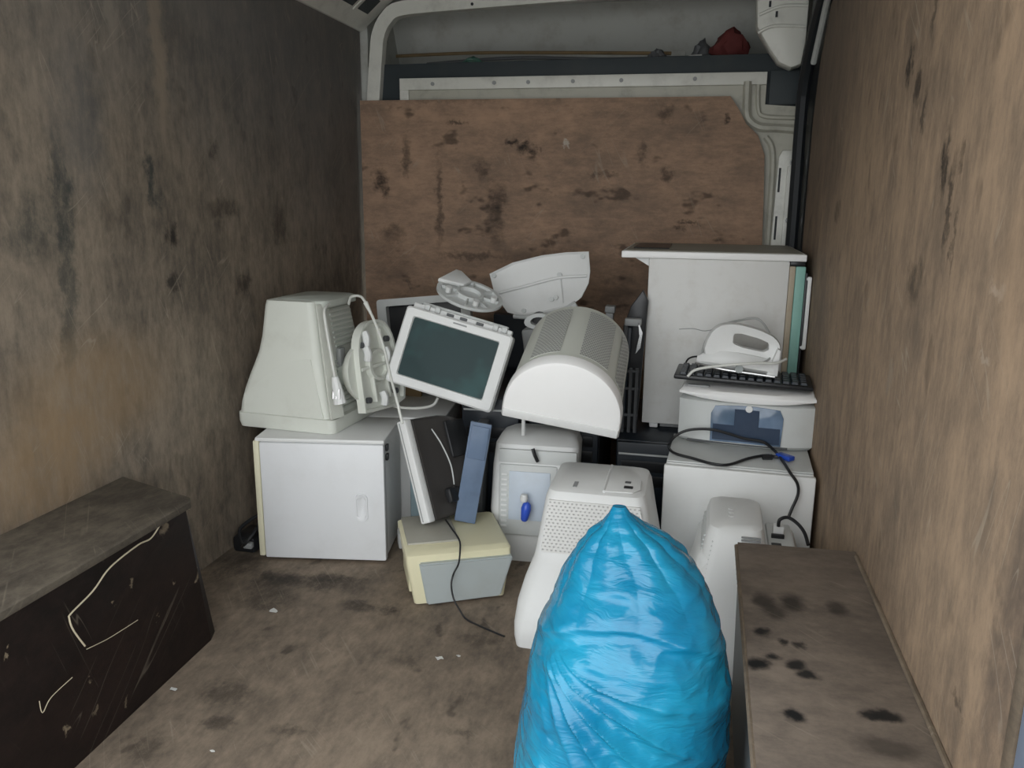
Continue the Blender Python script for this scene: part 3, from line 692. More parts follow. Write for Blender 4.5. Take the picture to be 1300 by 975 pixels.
build('hinge', lambda bm: (b2(bm, (0.060, 0.10, 0.015), (0.090, 0.20, 0.055), 0.008), b2(bm, (0.065, 0.06, 0.04), (0.088, 0.11, 0.085), 0.008)), 'black', lcd)

# blue and grey panels beside it
t = thing('blue_sheet', 'blue tinted plastic strip standing upright behind the cream machine', 'panel', (-0.668, 2.17, 0.176), (-4, 9, 8))
build('sheet', lambda bm: b2(bm, (0, 0, 0), (0.064, 0.010, 0.31), 0.003), 'bluish', t)
build('top_block', lambda bm: b2(bm, (0.006, -0.006, 0.20), (0.060, -0.0005, 0.30), 0.003), 'bluish', t)
t = thing('grey_slab', 'dark grey upright slab between blue plastic strip and white vented housing', 'panel', (-0.668, 2.34, 0.0), (0, 2, 4))
build('slab', lambda bm: b2(bm, (0, 0, 0), (0.038, 0.09, 0.43), 0.012), 'grey_dk', t)
build('rail', lambda bm: b2(bm, (0.008, -0.006, 0.05), (0.018, 0.004, 0.40), 0.003), 'grey', t)
t = thing('plastic_fins', 'pale teal plastic fins standing between the cube cabinet and flat monitor', 'panel', (-0.885, 2.38, 0.0), (0, 0, 8))
for k in range(3):
    build('fin', lambda bm: b2(bm, (0.047 * k, 0.012 * k, 0.0), (0.047 * k + 0.036, 0.012 * k + 0.03, 0.355 - 0.02 * k), 0.008), 'teal_glass', t)
build('base', lambda bm: b2(bm, (0.0, 0.045, 0.0), (0.13, 0.075, 0.12), 0.006), 'grey', t)

# dark computer cases in the heap
def case(name, label, loc, rot, s, mat, slots=True):
    t = thing(name, label, 'computer', loc, rot)
    build('cover', lambda bm: b2(bm, (0, 0.02, 0), s, 0.006), mat, t)
    build('front_bezel', lambda bm: b2(bm, (0.004, 0.0, 0.003), (s[0] - 0.004, 0.022, s[2] - 0.003), 0.005), 'black_blue', t)
    if slots:
        for k in range(2):
            build('drive_bay', lambda bm: b2(bm, (0.02, -0.004, s[2] * 0.72 - 0.05 * k), (s[0] - 0.02, 0.004, s[2] * 0.72 - 0.05 * k + 0.036), 0.002), 'black', t)
        build('trim_strip', lambda bm: b2(bm, (0.01, -0.003, s[2] - 0.045), (s[0] - 0.01, 0.004, s[2] - 0.039), 0.001, 1), 'grey_lt', t)
    return t
case('computer_case', 'black computer case under the tilted dark screen, behind the flat monitor', (-0.735, 2.47, 0), (0, 0, 3), (0.20, 0.45, 0.485), 'black_blue')
case('computer_case', 'black computer case under the kitchen appliance with teal door edge', (-0.225, 2.53, 0), (0, 0, 0), (0.50, 0.60, 0.355), 'black_blue')
case('computer_case', 'black case standing in the heap behind the half round perforated housing', (-0.51, 2.49, 0), (0, 0, 0), (0.235, 0.40, 0.47), 'black')
case('computer_case', 'tall black case against the back board below the white curved cover', (-0.76, 2.99, 0), (0, 0, 0), (0.34, 0.28, 0.69), 'black', False)

# white vented housing with tray
t = thing('fax_machine', 'white housing standing on end with recessed vented tray holding a blue bottle', 'office machine', (-0.588, 2.275, 0.0), (-4, 0, 3))
def fax(bm):
    rings = []
    for z, x0, x1, y0 in ((0.0, 0.045, 0.245, 0.03), (0.06, 0.018, 0.25, 0.012), (0.18, 0.0, 0.262, 0.0), (0.33, 0.006, 0.27, 0.0), (0.40, 0.012, 0.272, 0.012), (0.425, 0.024, 0.262, 0.04), (0.437, 0.05, 0.24, 0.08)):
        rings.append(rring(x0, x1, y0, 0.165, 0.025, z * 0.96))
    loft(bm, rings)
build('housing', fax, 'white', t)
build('shelf_recess', lambda bm: b2(bm, (0.028, -0.004, 0.33), (0.268, 0.006, 0.372), 0.003), 'grey_lt', t)
build('tray', lambda bm: b2(bm, (0.03, -0.007, 0.10), (0.21, 0.004, 0.325), 0.006), 'grey_lt', t)
build('tray_inlay', lambda bm: b2(bm, (0.062, -0.010, 0.15), (0.19, -0.006, 0.305), 0.004), 'pale_blue', t)
for k in range(11):
    build('vent_slat', lambda bm: b2(bm, (0.038, -0.0105, 0.125 + 0.0165 * k), (0.057, -0.0065, 0.132 + 0.0165 * k), 0.001, 1), 'white', t)
build('clip', lambda bm: tube(bm, [(0.135, -0.02, 0.382), (0.142, -0.022, 0.362), (0.150, -0.015, 0.342)], 0.006, 6, 2), 'black', t)
b = thing('bottle', 'tiny blue bottle with a white cap in the white vented tray', 'bottle', (-0.470, 2.255, 0.165), (-4, 8, 0))
def bot(bm): loft(bm, [[Vector((r_ * math.cos(2 * math.pi * k / 14), r_ * math.sin(2 * math.pi * k / 14), z)) for k in range(14)] for z, r_ in ((-0.005, 0.007), (0.0, 0.011), (0.035, 0.016), (0.048, 0.013), (0.055, 0.007))])
build('flask', bot, 'blue_liquid', b)
build('cap', lambda bm: loft(bm, [[Vector((-0.012 + r_ * math.cos(2 * math.pi * k / 14), r_ * math.sin(2 * math.pi * k / 14), z)) for k in range(14)] for z, r_ in ((0.056, 0.010), (0.066, 0.013), (0.078, 0.010))]), 'white', b)

# ------------------------------------------------------------------ tilted small screen
tv = thing('television', 'small white framed television with dark teal screen tilted on the heap', 'television', (-0.948, 2.339, 0.556), (-14.8, 14.3, 1.3))
w, h = 0.356, 0.251
def tv_bezel(bm):
    o_ = lambda y, g: [Vector((p.x, y, p.y)) for p in rring(-g, w + g, -g, h + g, 0.012, 0)]
    i_ = lambda y, g: [Vector((p.x, y, p.y)) for p in rring(0.030 - g, w - 0.036 + g, 0.030 - g, h - 0.028 + g, 0.006, 0)]
    loft(bm, [o_(0.055, 0), o_(0.006, 0), o_(0.0, -0.005), i_(0.0, 0.0), i_(0.008, -0.003)])
build('bezel', tv_bezel, 'white', tv)
def tv_scr(bm):
    rings = []
    n = 10
    g = [[Vector((0.029 + (w - 0.064) * i / n, 0.004 + 0.004 * (((i / n - 0.5) * 2) ** 2 + ((j / n - 0.5) * 2) ** 2) / 2, 0.029 + (h - 0.056) * j / n)) for i in range(n + 1)] for j in range(n + 1)]
    loft(bm, g, False, False, False)
build('screen', tv_scr, 'screen', tv)
build('rear_cover', lambda bm: loft(bm, [[Vector((p.x, y, p.y)) for p in rring(0.006 + g, w - 0.006 - g, 0.006 + g, h - 0.006 - g * 0.4, 0.012, 0)] for y, g in ((0.0555, 0), (0.09, 0.004), (0.12, 0.05), (0.14, 0.07))]), 'grey_lt', tv)
build('badge', lambda bm: b2(bm, (0.16, -0.001, h - 0.016), (0.205, 0.001, h - 0.011)), 'grey', tv)
build('top_rail', lambda bm: b2(bm, (0.012, 0.030, h - 0.004), (w - 0.012, 0.054, h + 0.016), 0.004), 'white', tv)
build('top_edge', lambda bm: b2(bm, (0.035, 0.050, h + 0.012), (w - 0.03, 0.062, h + 0.026), 0.003), 'grey_lt', tv)
for k, x in enumerate((0.125, 0.17, 0.225)):
    build('top_slot', lambda bm: b2(bm, (x, 0.027, h + 0.003), (x + 0.024, 0.032, h + 0.012), 0.001, 1), 'grey_dk', tv)
for x in (0.05, 0.085, 0.28, 0.31):
    build('button', lambda bm: b2(bm, (x, 0.022, h + 0.001), (x + 0.018, 0.036, h + 0.020), 0.002), 'grey_lt', tv)
# white lead that runs below it
tag(build('white_lead', lambda bm: tube(bm, [(-0.957,2.440,0.443), (-0.903,2.420,0.446), (-0.854,2.420,0.450), (-0.813,2.420,0.463), (-0.800,2.430,0.485)], 0.0045), 'cable_w'), 'white lead looping out below the tilted television', 'cable')

# round foot lying on the television
t = thing('monitor_stand', 'round white swivel stand lying upside down on top of the tilted television', 'stand', (-0.725, 2.55, 0.812), (22, 16, 10))
def disc(bm):
    prof = ((-0.014, 0.100), (-0.006, 0.112), (0.004, 0.112), (0.004, 0.098), (-0.004, 0.094), (-0.004, 0.050), (0.010, 0.046), (0.010, 0.036), (-0.002, 0.032))
    loft(bm, [[Vector((r_ * math.cos(2 * math.pi * k / 40), 0.78 * r_ * math.sin(2 * math.pi * k / 40), z)) for k in range(40)] for z, r_ in prof])
build('disc', disc, 'grey_lt', t)
build('ribs', lambda bm: [bx(bm, (0.072 * math.cos(a), 0.056 * math.sin(a), 0.0), (0.05, 0.006, 0.012), 0.001, 1, Matrix.Rotation(a, 3, 'Z')) for a in [k * math.pi / 4 for k in range(8)]], 'grey_lt', t)
def wing(bm):
    prism(bm, [(-0.115, 0.02), (-0.075, 0.115), (-0.055, 0.115), (-0.01, 0.07), (-0.03, 0.03)], 'Z', 0.0, 0.014, 0.003)
build('wing', wing, 'white', t)
for x, y in ((0.08, 0.0), (-0.07, -0.02), (0.03, -0.055)):
    build('peg', lambda bm: cyl(bm, (x, y, 0.008), 'Z', 0.010, 0.02, 10), 'white', t)

# framed panel far left, behind
t = thing('empty_monitor_frame', 'empty grey monitor frame propped behind the beige monitor against the back heap', 'monitor', (-1.135, 2.80, 0.403), (-6, -6, 3))
def fr_(bm):
    o_ = lambda y: [Vector((p.x, y, p.y)) for p in rring(0, 0.36, 0, 0.345, 0.012, 0)]
    i_ = lambda y: [Vector((p.x, y, p.y)) for p in rring(0.035, 0.325, 0.03, 0.318, 0.006, 0)]
    loft(bm, [i_(0.035), o_(0.035), o_(0.0), i_(0.0), i_(0.035)], False, False)
build('frame', fr_, 'grey_lt', t)
build('backing', lambda bm: b2(bm, (0.02, 0.038, 0.02), (0.34, 0.045, 0.33)), 'black', t)
tag(build('cardboard_piece', lambda bm: prism(bm, [(-0.03, 0.0), (0.06, 0.0), (0.062, 0.22), (0.045, 0.27), (0.015, 0.292), (-0.02, 0.285), (-0.035, 0.22)], 'Y', 0.0, 0.02, 0.004), 'brown', loc=(-1.03, 2.745, 0.4025), rot=(0, 3, 0)), 'brown board with rounded top standing in front of the empty grey monitor frame', 'board')

# white curved cover at the top of the heap
t = thing('plastic_cover', 'large white curved plastic cover topping the heap, screw bosses on its face', 'cover', (-0.735, 2.80, 0.693), (-10, -5.5, 2)); t.scale = (1.08, 1.0, 1.06)
def cov(bm):
    pts = [(0.02, 0.155), (0.10, 0.187), (0.20, 0.204), (0.28, 0.208), (0.355, 0.205), (0.357, 0.14), (0.35, 0.10), (0.325, 0.055), (0.29, 0.03), (0.20, 0.012), (0.12, 0.006), (0.075, 0.02), (0.035, 0.08)]
    A = [Vector((x, 0.0, z)) for x, z in pts]
    c = Vector((0.19, 0, 0.11))
    I = [c + (p - c) * 0.93 + Vector((0, 0.006, 0)) for p in A]
    Bk = [c + (p - c) * 0.90 + Vector((0, 0.05, 0)) for p in A]
    loft(bm, [Bk, [p + Vector((0, 0.01, 0)) for p in A], A, I])
build('shell', cov, 'white', t)
build('ridge', lambda bm: tube(bm, [(0.045, 0.0, 0.088), (0.14, -0.001, 0.105), (0.25, -0.001, 0.125), (0.345, 0.0, 0.125)], 0.005), 'white', t)
build('upright_ridge', lambda bm: tube(bm, [(0.258, 0.0, 0.122), (0.262, 0.0, 0.04)], 0.003, 6, 0), 'white', t)
build('lip', lambda bm: tube(bm, [(0.095, 0.0, 0.006), (0.16, -0.006, 0.000), (0.24, -0.004, 0.012), (0.30, 0.0, 0.03)], 0.008), 'grey_lt', t)
for x, z in ((0.335, 0.19), (0.255, 0.135), (0.035, 0.148), (0.13, 0.022), (0.225, 0.055), (0.24, 0.06)):
    build('screw_boss', lambda bm: cyl(bm, (x, 0.003, z), 'Y', 0.008, 0.012, 10), 'grey_lt', t)
# grey holder below it
t = thing('grey_bracket', 'grey plastic bracket with round hole wedged under the white curved cover', 'bracket', (-0.555, 2.66, 0.665), (0, -8, 0))
def brk(bm):
    rg = [[Vector((0.045 + r_ * math.cos(2 * math.pi * k / 18), y, 0.045 + 0.55 * r_ * math.sin(2 * math.pi * k / 18))) for k in range(18)] for y, r_ in ((0.0, 0.048), (0.0, 0.026), (0.03, 0.026))]
    loft(bm, [[p + Vector((0, 0.04, 0)) for p in rg[0]]] + rg, True, False)
build('ring', brk, 'grey_lt', t)
build('hole_back', lambda bm: cyl(bm, (0.045, 0.031, 0.045), 'Y', 0.03, 0.004, 18), 'black', t)
build('arm', lambda bm: tube(bm, [(0.08, 0.01, 0.05), (0.13, 0.01, 0.065), (0.18, 0.015, 0.09)], 0.013), 'grey_lt', t)
build('base', lambda bm: b2(bm, (-0.02, 0.01, -0.185), (0.16, 0.14, 0.02), 0.01), 'grey', t)
t = thing('grey_post', 'narrow grey post standing behind the white curved cover, right end', 'post', ((-0.353,2.930,0.794)[0], 2.92, 0.0), (0, 3, 0))
build('tube', lambda bm: b2(bm, (0, 0, 0), (0.028, 0.04, 0.72), 0.004), 'grey', t)
build('cap', lambda bm: b2(bm, (-0.004, -0.004, 0.72), (0.032, 0.044, 0.745), 0.004), 'grey', t)

# ------------------------------------------------------------------ half round perforated housing
d = thing('half_round_housing', 'white half round housing with perforated barrel cover lying over the heap', 'appliance', (-0.513, 2.115, 0.530), (17, 9.0, 4))
DW, DD, DH = 0.334, 0.39, 0.203
def dprof(g, sh=0.0, n=28):
    out = []
    cx = DW / 2
    hw = DW / 2 - g
    out.append((cx - hw, 0.0)); 
    base = 0.032
    for k in range(n + 1):
        a = math.pi * (1 - k / n)
        out.append((cx + hw * math.cos(a) * (1 if abs(math.cos(a)) < 2 else 1), base + (DH - base - g) * math.sin(a) ** 0.92))
    out.append((cx + hw, 0.0))
    return out
def dfront(bm):
    R_ = lambda y, g: [Vector((x, y, z)) for x, z in dprof(g)]
    loft(bm, [R_(0.045, 0.0), R_(0.012, 0.0), R_(0.003, 0.004), R_(0.0, 0.012)])
build('front_cap', dfront, 'white_bright', d)
build('seam_gasket', lambda bm: loft(bm, [[Vector((x, y, z)) for x, z in dprof(0.006)] for y in (0.0455, 0.054)]), 'grey_dk', d)
dotD = dotted('perforated_barrel', (0.56, 0.575, 0.545), (0.0085, 0.0085), ('X', 'Y'), (0.27, 0.28, 0.27), 0.30)
def barrel(bm):
    loft(bm, [[Vector((x, y, z)) for x, z in dprof(g)] for y, g in ((0.0545, 0.006), (DD - 0.006, 0.008), (DD, 0.013))])
build('barrel_cover', barrel, 'beige', d)
def bpanel(k0, k1, lift=0.0015):
    def f(bm):
        P = dprof(0.0068)[1:-1]
        rings = []
        for y in (0.075, DD - 0.03):
            seg = P[k0:k1 + 1]
            rings.append([Vector((x + (x - DW / 2) * 0.012, y, z + lift)) for x, z in seg])
        inner = [[Vector((p.x, p.y, p.z - 0.003)) for p in r_] for r_ in rings]
        loft(bm, [inner[0], rings[0], rings[1], inner[1]], False, False, False)
    return f
build('perforated_panel', bpanel(7, 12), dotD, d)
build('perforated_panel', bpanel(15, 20), dotD, d)
dotS = dotted('perforated_barrel_side', (0.56, 0.575, 0.545), (0.012, 0.0105), ('Z', 'Y'), (0.25, 0.26, 0.25), 0.33)
build('side_vent_panel', bpanel(22, 25), dotS, d)
build('front_lip', lambda bm: b2(bm, (0.004, -0.003, 0.0), (DW - 0.004, 0.004, 0.026), 0.004), 'white', d)
build('underside', lambda bm: b2(bm, (0.01, 0.012, -0.006), (DW - 0.01, DD - 0.01, 0.002), 0.003), 'grey', d)
tag(build('support_rod', lambda bm: cyl(bm, (-0.492, 2.33, 0.46), (0, 0, 1), 0.006, 0.10, 8), 'white'), 'short white rod under the half round housing', 'rod')

# ------------------------------------------------------------------ dark odds and ends beside the appliance
t = thing('metal_rack', 'grey wire rack with uprights wedged between half round housing and white appliance', 'rack', (-0.215, 2.62, 0.36), (0, 0, 0))
for x, z1 in ((0.0, 0.38), (0.022, 0.22), (0.042, 0.22)):
    build('upright', lambda bm: tube(bm, [(x + 0.02 - 0.02, 0.0, 0.0), (x, 0.0, z1)], 0.006, 6, 0), 'grey_dk', t)
for z in (0.06, 0.15, 0.21):
    build('crossbar', lambda bm: tube(bm, [(-0.004, 0.0, z), (0.048, 0.0, z)], 0.005, 6, 0), 'grey_dk', t)
build('clip', lambda bm: b2(bm, (-0.005, -0.01, 0.36), (0.05, 0.02, 0.385), 0.006), 'grey', t)
build('blade', lambda bm: prism(bm, [(0.035, 0.27), (0.05, 0.29), (0.055, 0.34), (0.04, 0.375), (0.045, 0.33)], 'Y', -0.01, -0.004), 'steel', t)
t = thing('black_sheet', 'black panel standing upright behind the grey wire rack', 'panel', (-0.24, 2.67, 0.36), (0, 2, 0))
build('sheet', lambda bm: prism(bm, [(0.0, 0.0), (0.07, 0.0), (0.075, 0.44), (0.055, 0.475), (0.02, 0.42), (0.0, 0.35)], 'Y', 0.0, 0.02, 0.004), 'black', t)
build('brace', lambda bm: b2(bm, (0.01, -0.006, 0.05), (0.03, 0.004, 0.35), 0.004), 'black_blue', t)

# white panel edge right of the perforated monitor
t = thing('white_board', 'narrow white panel leaning just right of the perforated monitor', 'panel', (-0.118, 2.34, 0.0), (0, -7, 0))
build('sheet', lambda bm: b2(bm, (0.0, 0.0, 0.0), (0.020, 0.15, 0.16), 0.004), 'white', t)
build('edge_band', lambda bm: b2(bm, (0.0205, 0.004, 0.004), (0.027, 0.146, 0.156), 0.002), 'grey', t)

# ------------------------------------------------------------------ appliance on the right
k = thing('kitchen_appliance', 'tall white kitchen appliance with overhanging top slab and teal door edge, by right wall', 'appliance', (-0.155, 2.70, 0.375), (0, 0, 0))
SW, SD, SH = 0.442, 0.50, 0.575
build('side_panel', lambda bm: b2(bm, (0, 0, 0.0), (SW, 0.012, SH - 0.014), 0.004), 'white_dirty', k)
build('body', lambda bm: b2(bm, (0.004, 0.0125, 0.004), (SW - 0.006, SD, SH - 0.016), 0.006), 'white', k)
build('top_slab', lambda bm: b2(bm, (-0.090, -0.012, SH - 0.014), (0.490, SD, SH + 0.008), 0.003), 'white_bright', k)
build('slab_surface', lambda bm: b2(bm, (-0.080, 0.0, SH + 0.0085), (0.480, SD - 0.01, SH + 0.0105), 0.001, 1), 'grey_tan', k)  # grey-tan imitates the plywood reflected in the slab's top
build('hob_plate', lambda bm: b2(bm, (-0.06, 0.10, SH + 0.011), (0.06, 0.40, SH + 0.014), 0.001, 1), 'black', k)
build('slab_support', lambda bm: prism(bm, [(-0.048, SH - 0.015), (-0.001, SH - 0.015), (-0.001, SH - 0.042)], 'Y', 0.02, 0.40), 'white', k)
build('gasket_strip', lambda bm: b2(bm, (SW + 0.0005, 0.004, 0.012), (SW + 0.019, SD - 0.02, SH - 0.03), 0.003), 'tan_strip', k)
build('door_edge', lambda bm: b2(bm, (SW + 0.0195, 0.002, 0.045), (SW + 0.050, SD - 0.02, SH - 0.030), 0.004), 'teal', k)
build('door_front', lambda bm: b2(bm, (SW + 0.0505, 0.004, 0.03), (SW + 0.058, SD - 0.03, SH - 0.05), 0.003), 'black', k)
build('gap_bar', lambda bm: b2(bm, (SW + 0.001, 0.0, SH - 0.028), (0.488, SD - 0.02, SH - 0.0145), 0.002), 'black', k)
def handle(bm):
    z0, z1 = SH - 0.295, SH - 0.068
    tube(bm, [(SW + 0.055, 0.012, z1), (SW + 0.066, 0.006, z1 - 0.002)], 0.0075, 8, 0)
    b2(bm, (SW + 0.058, -0.002, z0), (SW + 0.070, 0.020, z1 + 0.006), 0.003)
    tube(bm, [(SW + 0.055, 0.012, z0 + 0.006), (SW + 0.066, 0.006, z0 + 0.006)], 0.0085, 8, 0)
build('door_handle', handle, 'white', k)
build('foot', lambda bm: (b2(bm, (0.025, 0.01, -0.018), (0.055, 0.04, 0.0), 0.004)), 'white', k)
build('plinth', lambda bm: b2(bm, (0.06, 0.03, -0.0185), (SW - 0.01, SD - 0.02, -0.0005), 0.003), 'grey', k)
sk = lambda pts: [Vector((p[0] - (-0.155), -0.0008, p[2] - 0.375)) for p in pts]
tag_s = build('hairline_scratch', lambda bm: tube(bm, sk([(-0.046,2.700,0.704), (-0.001,2.700,0.708), (0.038,2.700,0.702), (0.087,2.700,0.715)]), 0.0012, 5), 'grey', k)

# big white box, right
g = thing('white_box', 'large plain white box at right carrying the printer and a black cable', 'box', (-0.058, 2.195, 0.0), (0, 0, -2.4))
GW, GD, GH = 0.405, 0.30, 0.400
build('front_panel', lambda bm: b2(bm, (0, 0, 0.0), (GW, 0.02, GH - 0.004), 0.006), 'white', g)
build('body', lambda bm: b2(bm, (0.004, 0.021, 0.0), (GW - 0.004, GD, GH - 0.002), 0.006), 'white', g)
build('top_panel', lambda bm: b2(bm, (0.006, 0.022, GH - 0.0015), (GW - 0.006, GD - 0.004, GH + 0.004), 0.003), 'grey_lt', g)
for z in (0.30, 0.24):
    build('side_slot', lambda bm: b2(bm, (-0.0035, 0.05, z), (0.003, 0.12, z + 0.006), 0.001, 1), 'grey', g)

# printer
p = thing('printer', 'white and grey desktop printer with blue window, on the large white box', 'printer', (-0.030, 2.405, 0.406), (0, 0, -5.5))
PW, PD, PH = 0.388, 0.27, 0.165
def prn(bm):
    ring = lambda z, g: [Vector((x, y, z)) for x, y in pr_out(g)]
    def pr_out(g):
        o_ = []
        n = 14
        for i in range(n + 1):
            u = i / n
            o_.append((g + (PW - 2 * g) * u, g + 0.030 * (1 - (1 - (2 * u - 1) ** 4)) ))
        o_ += [(PW - g, PD - g), (g, PD - g)]
        return o_
    loft(bm, [ring(0.0, 0.008), ring(0.010, 0.0), ring(0.129, 0.0), ring(0.132, 0.004)])
build('body', prn, 'grey_lt', p)
def prn_lid(bm):
    def out(g, dz):
        o_ = []
        n = 14
        for i in range(n + 1):
            u = i / n
            o_.append(Vector((g + (PW - 2 * g) * u, -0.004 + g + 0.030 * ((2 * u - 1) ** 4), dz - 0.012 * (1 - (2 * u - 1) ** 2) * (1 if dz < 0.1465 else 0))))
        o_ += [Vector((PW - g, PD - g, dz)), Vector((g, PD - g, dz))]
        return o_
    loft(bm, [out(0.003, 0.1335 + 0.0125), out(-0.002, 0.147), out(-0.002, 0.154), out(0.006, 0.163), out(0.02, 0.166)])
build('scanner_lid', prn_lid, 'white_bright', p)
def pwin(bm):
    pts = [(0.098, 0.012), (0.300, 0.012), (0.303, 0.097), (0.292, 0.121)]
    for kk in range(1, 8):
        u = kk / 8; pts.append((0.292 - 0.184 * u, 0.121 + 0.006 * math.sin(u * math.pi)))
    pts += [(0.108, 0.121), (0.097, 0.097)]
    prism(bm, pts, 'Y', -0.003, 0.004, 0.0015)
build('window', pwin, 'win_blue', p)
build('window_tray', lambda bm: b2(bm, (0.104, -0.0045, 0.018), (0.296, -0.0032, 0.066), 0.0005, 1), 'win_dark', p)
build('window_carriage', lambda bm: b2(bm, (0.165, -0.0048, 0.055), (0.235, -0.0034, 0.116), 0.0005, 1), 'win_dark', p)
build('window_catch', lambda bm: cyl(bm, (0.205, -0.004, 0.119), 'Y', 0.010, 0.006, 16), 'white', p)
build('lid_catch', lambda bm: b2(bm, (0.02, 0.03, 0.166), (0.085, 0.05, 0.172), 0.003), 'grey', p)
build('output_slot', lambda bm: b2(bm, (0.03, 0.001, 0.004), (0.32, 0.006, 0.010), 0.001, 1), 'grey_dk', p)

# keyboard across the printer
kb = thing('keyboard', 'thin black keyboard lying across the printer under the iron', 'keyboard', (-0.05, 2.425, 0.594), (1, 1.6, -3.5))
build('tray', lambda bm: b2(bm, (0, 0, 0.0), (0.40, 0.165, 0.014), 0.005), 'black', kb)
key_me = None
for r_ in range(5):
    for c_ in range(15):
        x = 0.014 + c_ * 0.0248; y = 0.012 + r_ * 0.0285
        if key_me is None:
            ko = build('key', lambda bm: loft(bm, [rring(-0.0108, 0.0108, -0.0122, 0.0122, 0.002, 0.0, 1), rring(-0.0085, 0.0085, -0.010, 0.010, 0.002, 0.007, 1)]), 'black_blue', kb)
            key_me = ko.data
        else:
            ko = bpy.data.objects.new('key', key_me); COL.objects.link(ko); ko.parent = kb
        ko.location = (x + 0.0124, y + 0.0125, 0.0142)
build('lead', lambda bm: tube(bm, [(0.02, 0.16, 0.01), (0.03, 0.175, 0.03), (0.06, 0.17, 0.040), (0.10, 0.15, 0.032)], 0.003), 'cable', kb)

# iron
ir = thing('iron', 'white steam iron with open handle standing on the black keyboard', 'iron', (0.015, 2.49, 0.637), (0, 5, 0))
def iron_body(bm):
    # tapered body: tip at x=0, heel at x=.235
    rings = []
    for x, hw, z0, z1 in ((0.0, 0.006, 0.0, 0.020), (0.03, 0.025, 0.0, 0.040), (0.07, 0.040, 0.0, 0.048), (0.12, 0.050, 0.0, 0.050), (0.18, 0.054, 0.0, 0.046), (0.225, 0.052, 0.0, 0.040)):
        n = 14
        rings.append([Vector((x, hw * math.cos(2 * math.pi * i / n) * (1.0 if math.sin(2 * math.pi * i / n) < 0 else 0.85), (z0 + z1) / 2 + (z1 - z0) / 2 * max(-1, min(1, 1.25 * math.sin(2 * math.pi * i / n))))) for i in range(n)])
    loft(bm, rings)
build('body', iron_body, 'white', ir)
build('soleplate', lambda bm: prism(bm, [(-0.004, 0.0), (0.04, -0.034), (0.10, -0.05), (0.23, -0.056), (0.23, 0.056), (0.10, 0.05), (0.04, 0.034)], 'Z', -0.0065, -0.0008, 0.001), 'steel', ir)
def iron_handle(bm):
    # side outline with a slot, extruded across
    out = spline([(0.012, 0, 0.030), (0.020, 0, 0.080), (0.042, 0, 0.118), (0.085, 0, 0.134), (0.155, 0, 0.128), (0.215, 0, 0.108), (0.238, 0, 0.075), (0.226, 0, 0.03)], 4)
    O = [(q.x, q.z) for q in out] + [(0.15, 0.036), (0.08, 0.036)]
    hole = [(0.098, 0.103), (0.12, 0.106), (0.17, 0.098), (0.198, 0.089), (0.200, 0.068), (0.185, 0.061), (0.13, 0.066), (0.10, 0.074)]
    # bridge outer and hole by resampling both by angle about the slot centre
    c = Vector((0.148, 0.084))
    def sample(poly, n=48):
        res = []
        for i in range(n):
            a = 2 * math.pi * i / n; dv = Vector((math.cos(a), math.sin(a))); best = None
            for j in range(len(poly)):
                p0 = Vector(poly[j]) - c; p1 = Vector(poly[(j + 1) % len(poly)]) - c; e = p1 - p0
                den = dv.x * e.y - dv.y * e.x
                if abs(den) < 1e-12: continue
                tt = (p0.x * e.y - p0.y * e.x) / den; uu = (p0.x * dv.y - p0.y * dv.x) / den
                if tt > 0 and -1e-6 <= uu <= 1 + 1e-6: best = tt if best is None else max(best, tt)
            res.append(c + dv * (best or 0.01))
        return res
    So, Sh = sample(O), sample(hole)
    V = lambda S, y, sc=1.0: [Vector((c.x + (q.x - c.x) * sc, y, c.y + (q.y - c.y) * sc)) for q in S]
    loft(bm, [V(Sh, -0.016, 1.06), V(So, -0.022, 0.965), V(So, -0.014), V(So, 0.014), V(So, 0.022, 0.965), V(Sh, 0.016, 1.06), V(Sh, -0.016, 1.06)], False, False)
build('handle', iron_handle, 'white', ir)
build('heel', lambda bm: prism(bm, [(0.205, -0.003), (0.238, -0.003), (0.236, 0.075), (0.226, 0.080)], 'Y', -0.045, 0.045, 0.004), 'white', ir)
build('dial', lambda bm: cyl(bm, (0.125, -0.048, 0.006), 'Y', 0.012, 0.012, 14), 'grey_blue', ir)
build('cord', lambda bm: tube(bm, loc_of(ir, [(-0.008,2.420,0.605), (0.011,2.420,0.625), (0.052,2.420,0.637), (0.092,2.410,0.646), (0.141,2.400,0.655), (0.196,2.410,0.659), (0.241,2.420,0.659), (0.272,2.450,0.667)]), 0.0042), 'cable_w', ir)
build('cord_loop', lambda bm: tube(bm, loc_of(ir, [(0.028,2.520,0.651), (0.042,2.540,0.697), (0.077,2.550,0.717), (0.092,2.560,0.744), (0.137,2.580,0.758), (0.193,2.580,0.765), (0.228,2.570,0.726), (0.237,2.530,0.689), (0.227,2.470,0.663), (0.202,2.430,0.655)]), 0.0036), 'cable_g', ir)

# black video cable on the white box
vc = thing('video_cable', 'black video cable with blue plug looped on top of the large white box', 'cable', (0, 0, 0))
def vcab(bm):
    tube(bm, [(0.289,2.299,0.414), (0.250,2.293,0.413), (0.225,2.304,0.412), (0.173,2.264,0.411), (0.117,2.193,0.411), (0.075,2.189,0.411), (0.021,2.225,0.411), (-0.033,2.263,0.411), (-0.051,2.366,0.400), (-0.034,2.366,0.431), (0.004,2.366,0.453), (0.063,2.366,0.460), (0.113,2.366,0.452), (0.165,2.366,0.439), (0.217,2.366,0.433), (0.249,2.361,0.413), (0.263,2.271,0.414), (0.277,2.175,0.408), (0.297,2.168,0.381), (0.301,2.165,0.351), (0.289,2.160,0.313), (0.280,2.150,0.289)], 0.0042)
build('lead', vcab, 'cable', vc)
def ferr(bm):
    a_, b_ = Vector((0.239,2.286,0.414)), Vector((0.213,2.280,0.414))
    tube(bm, [a_, b_], 0.008, 8, 0)
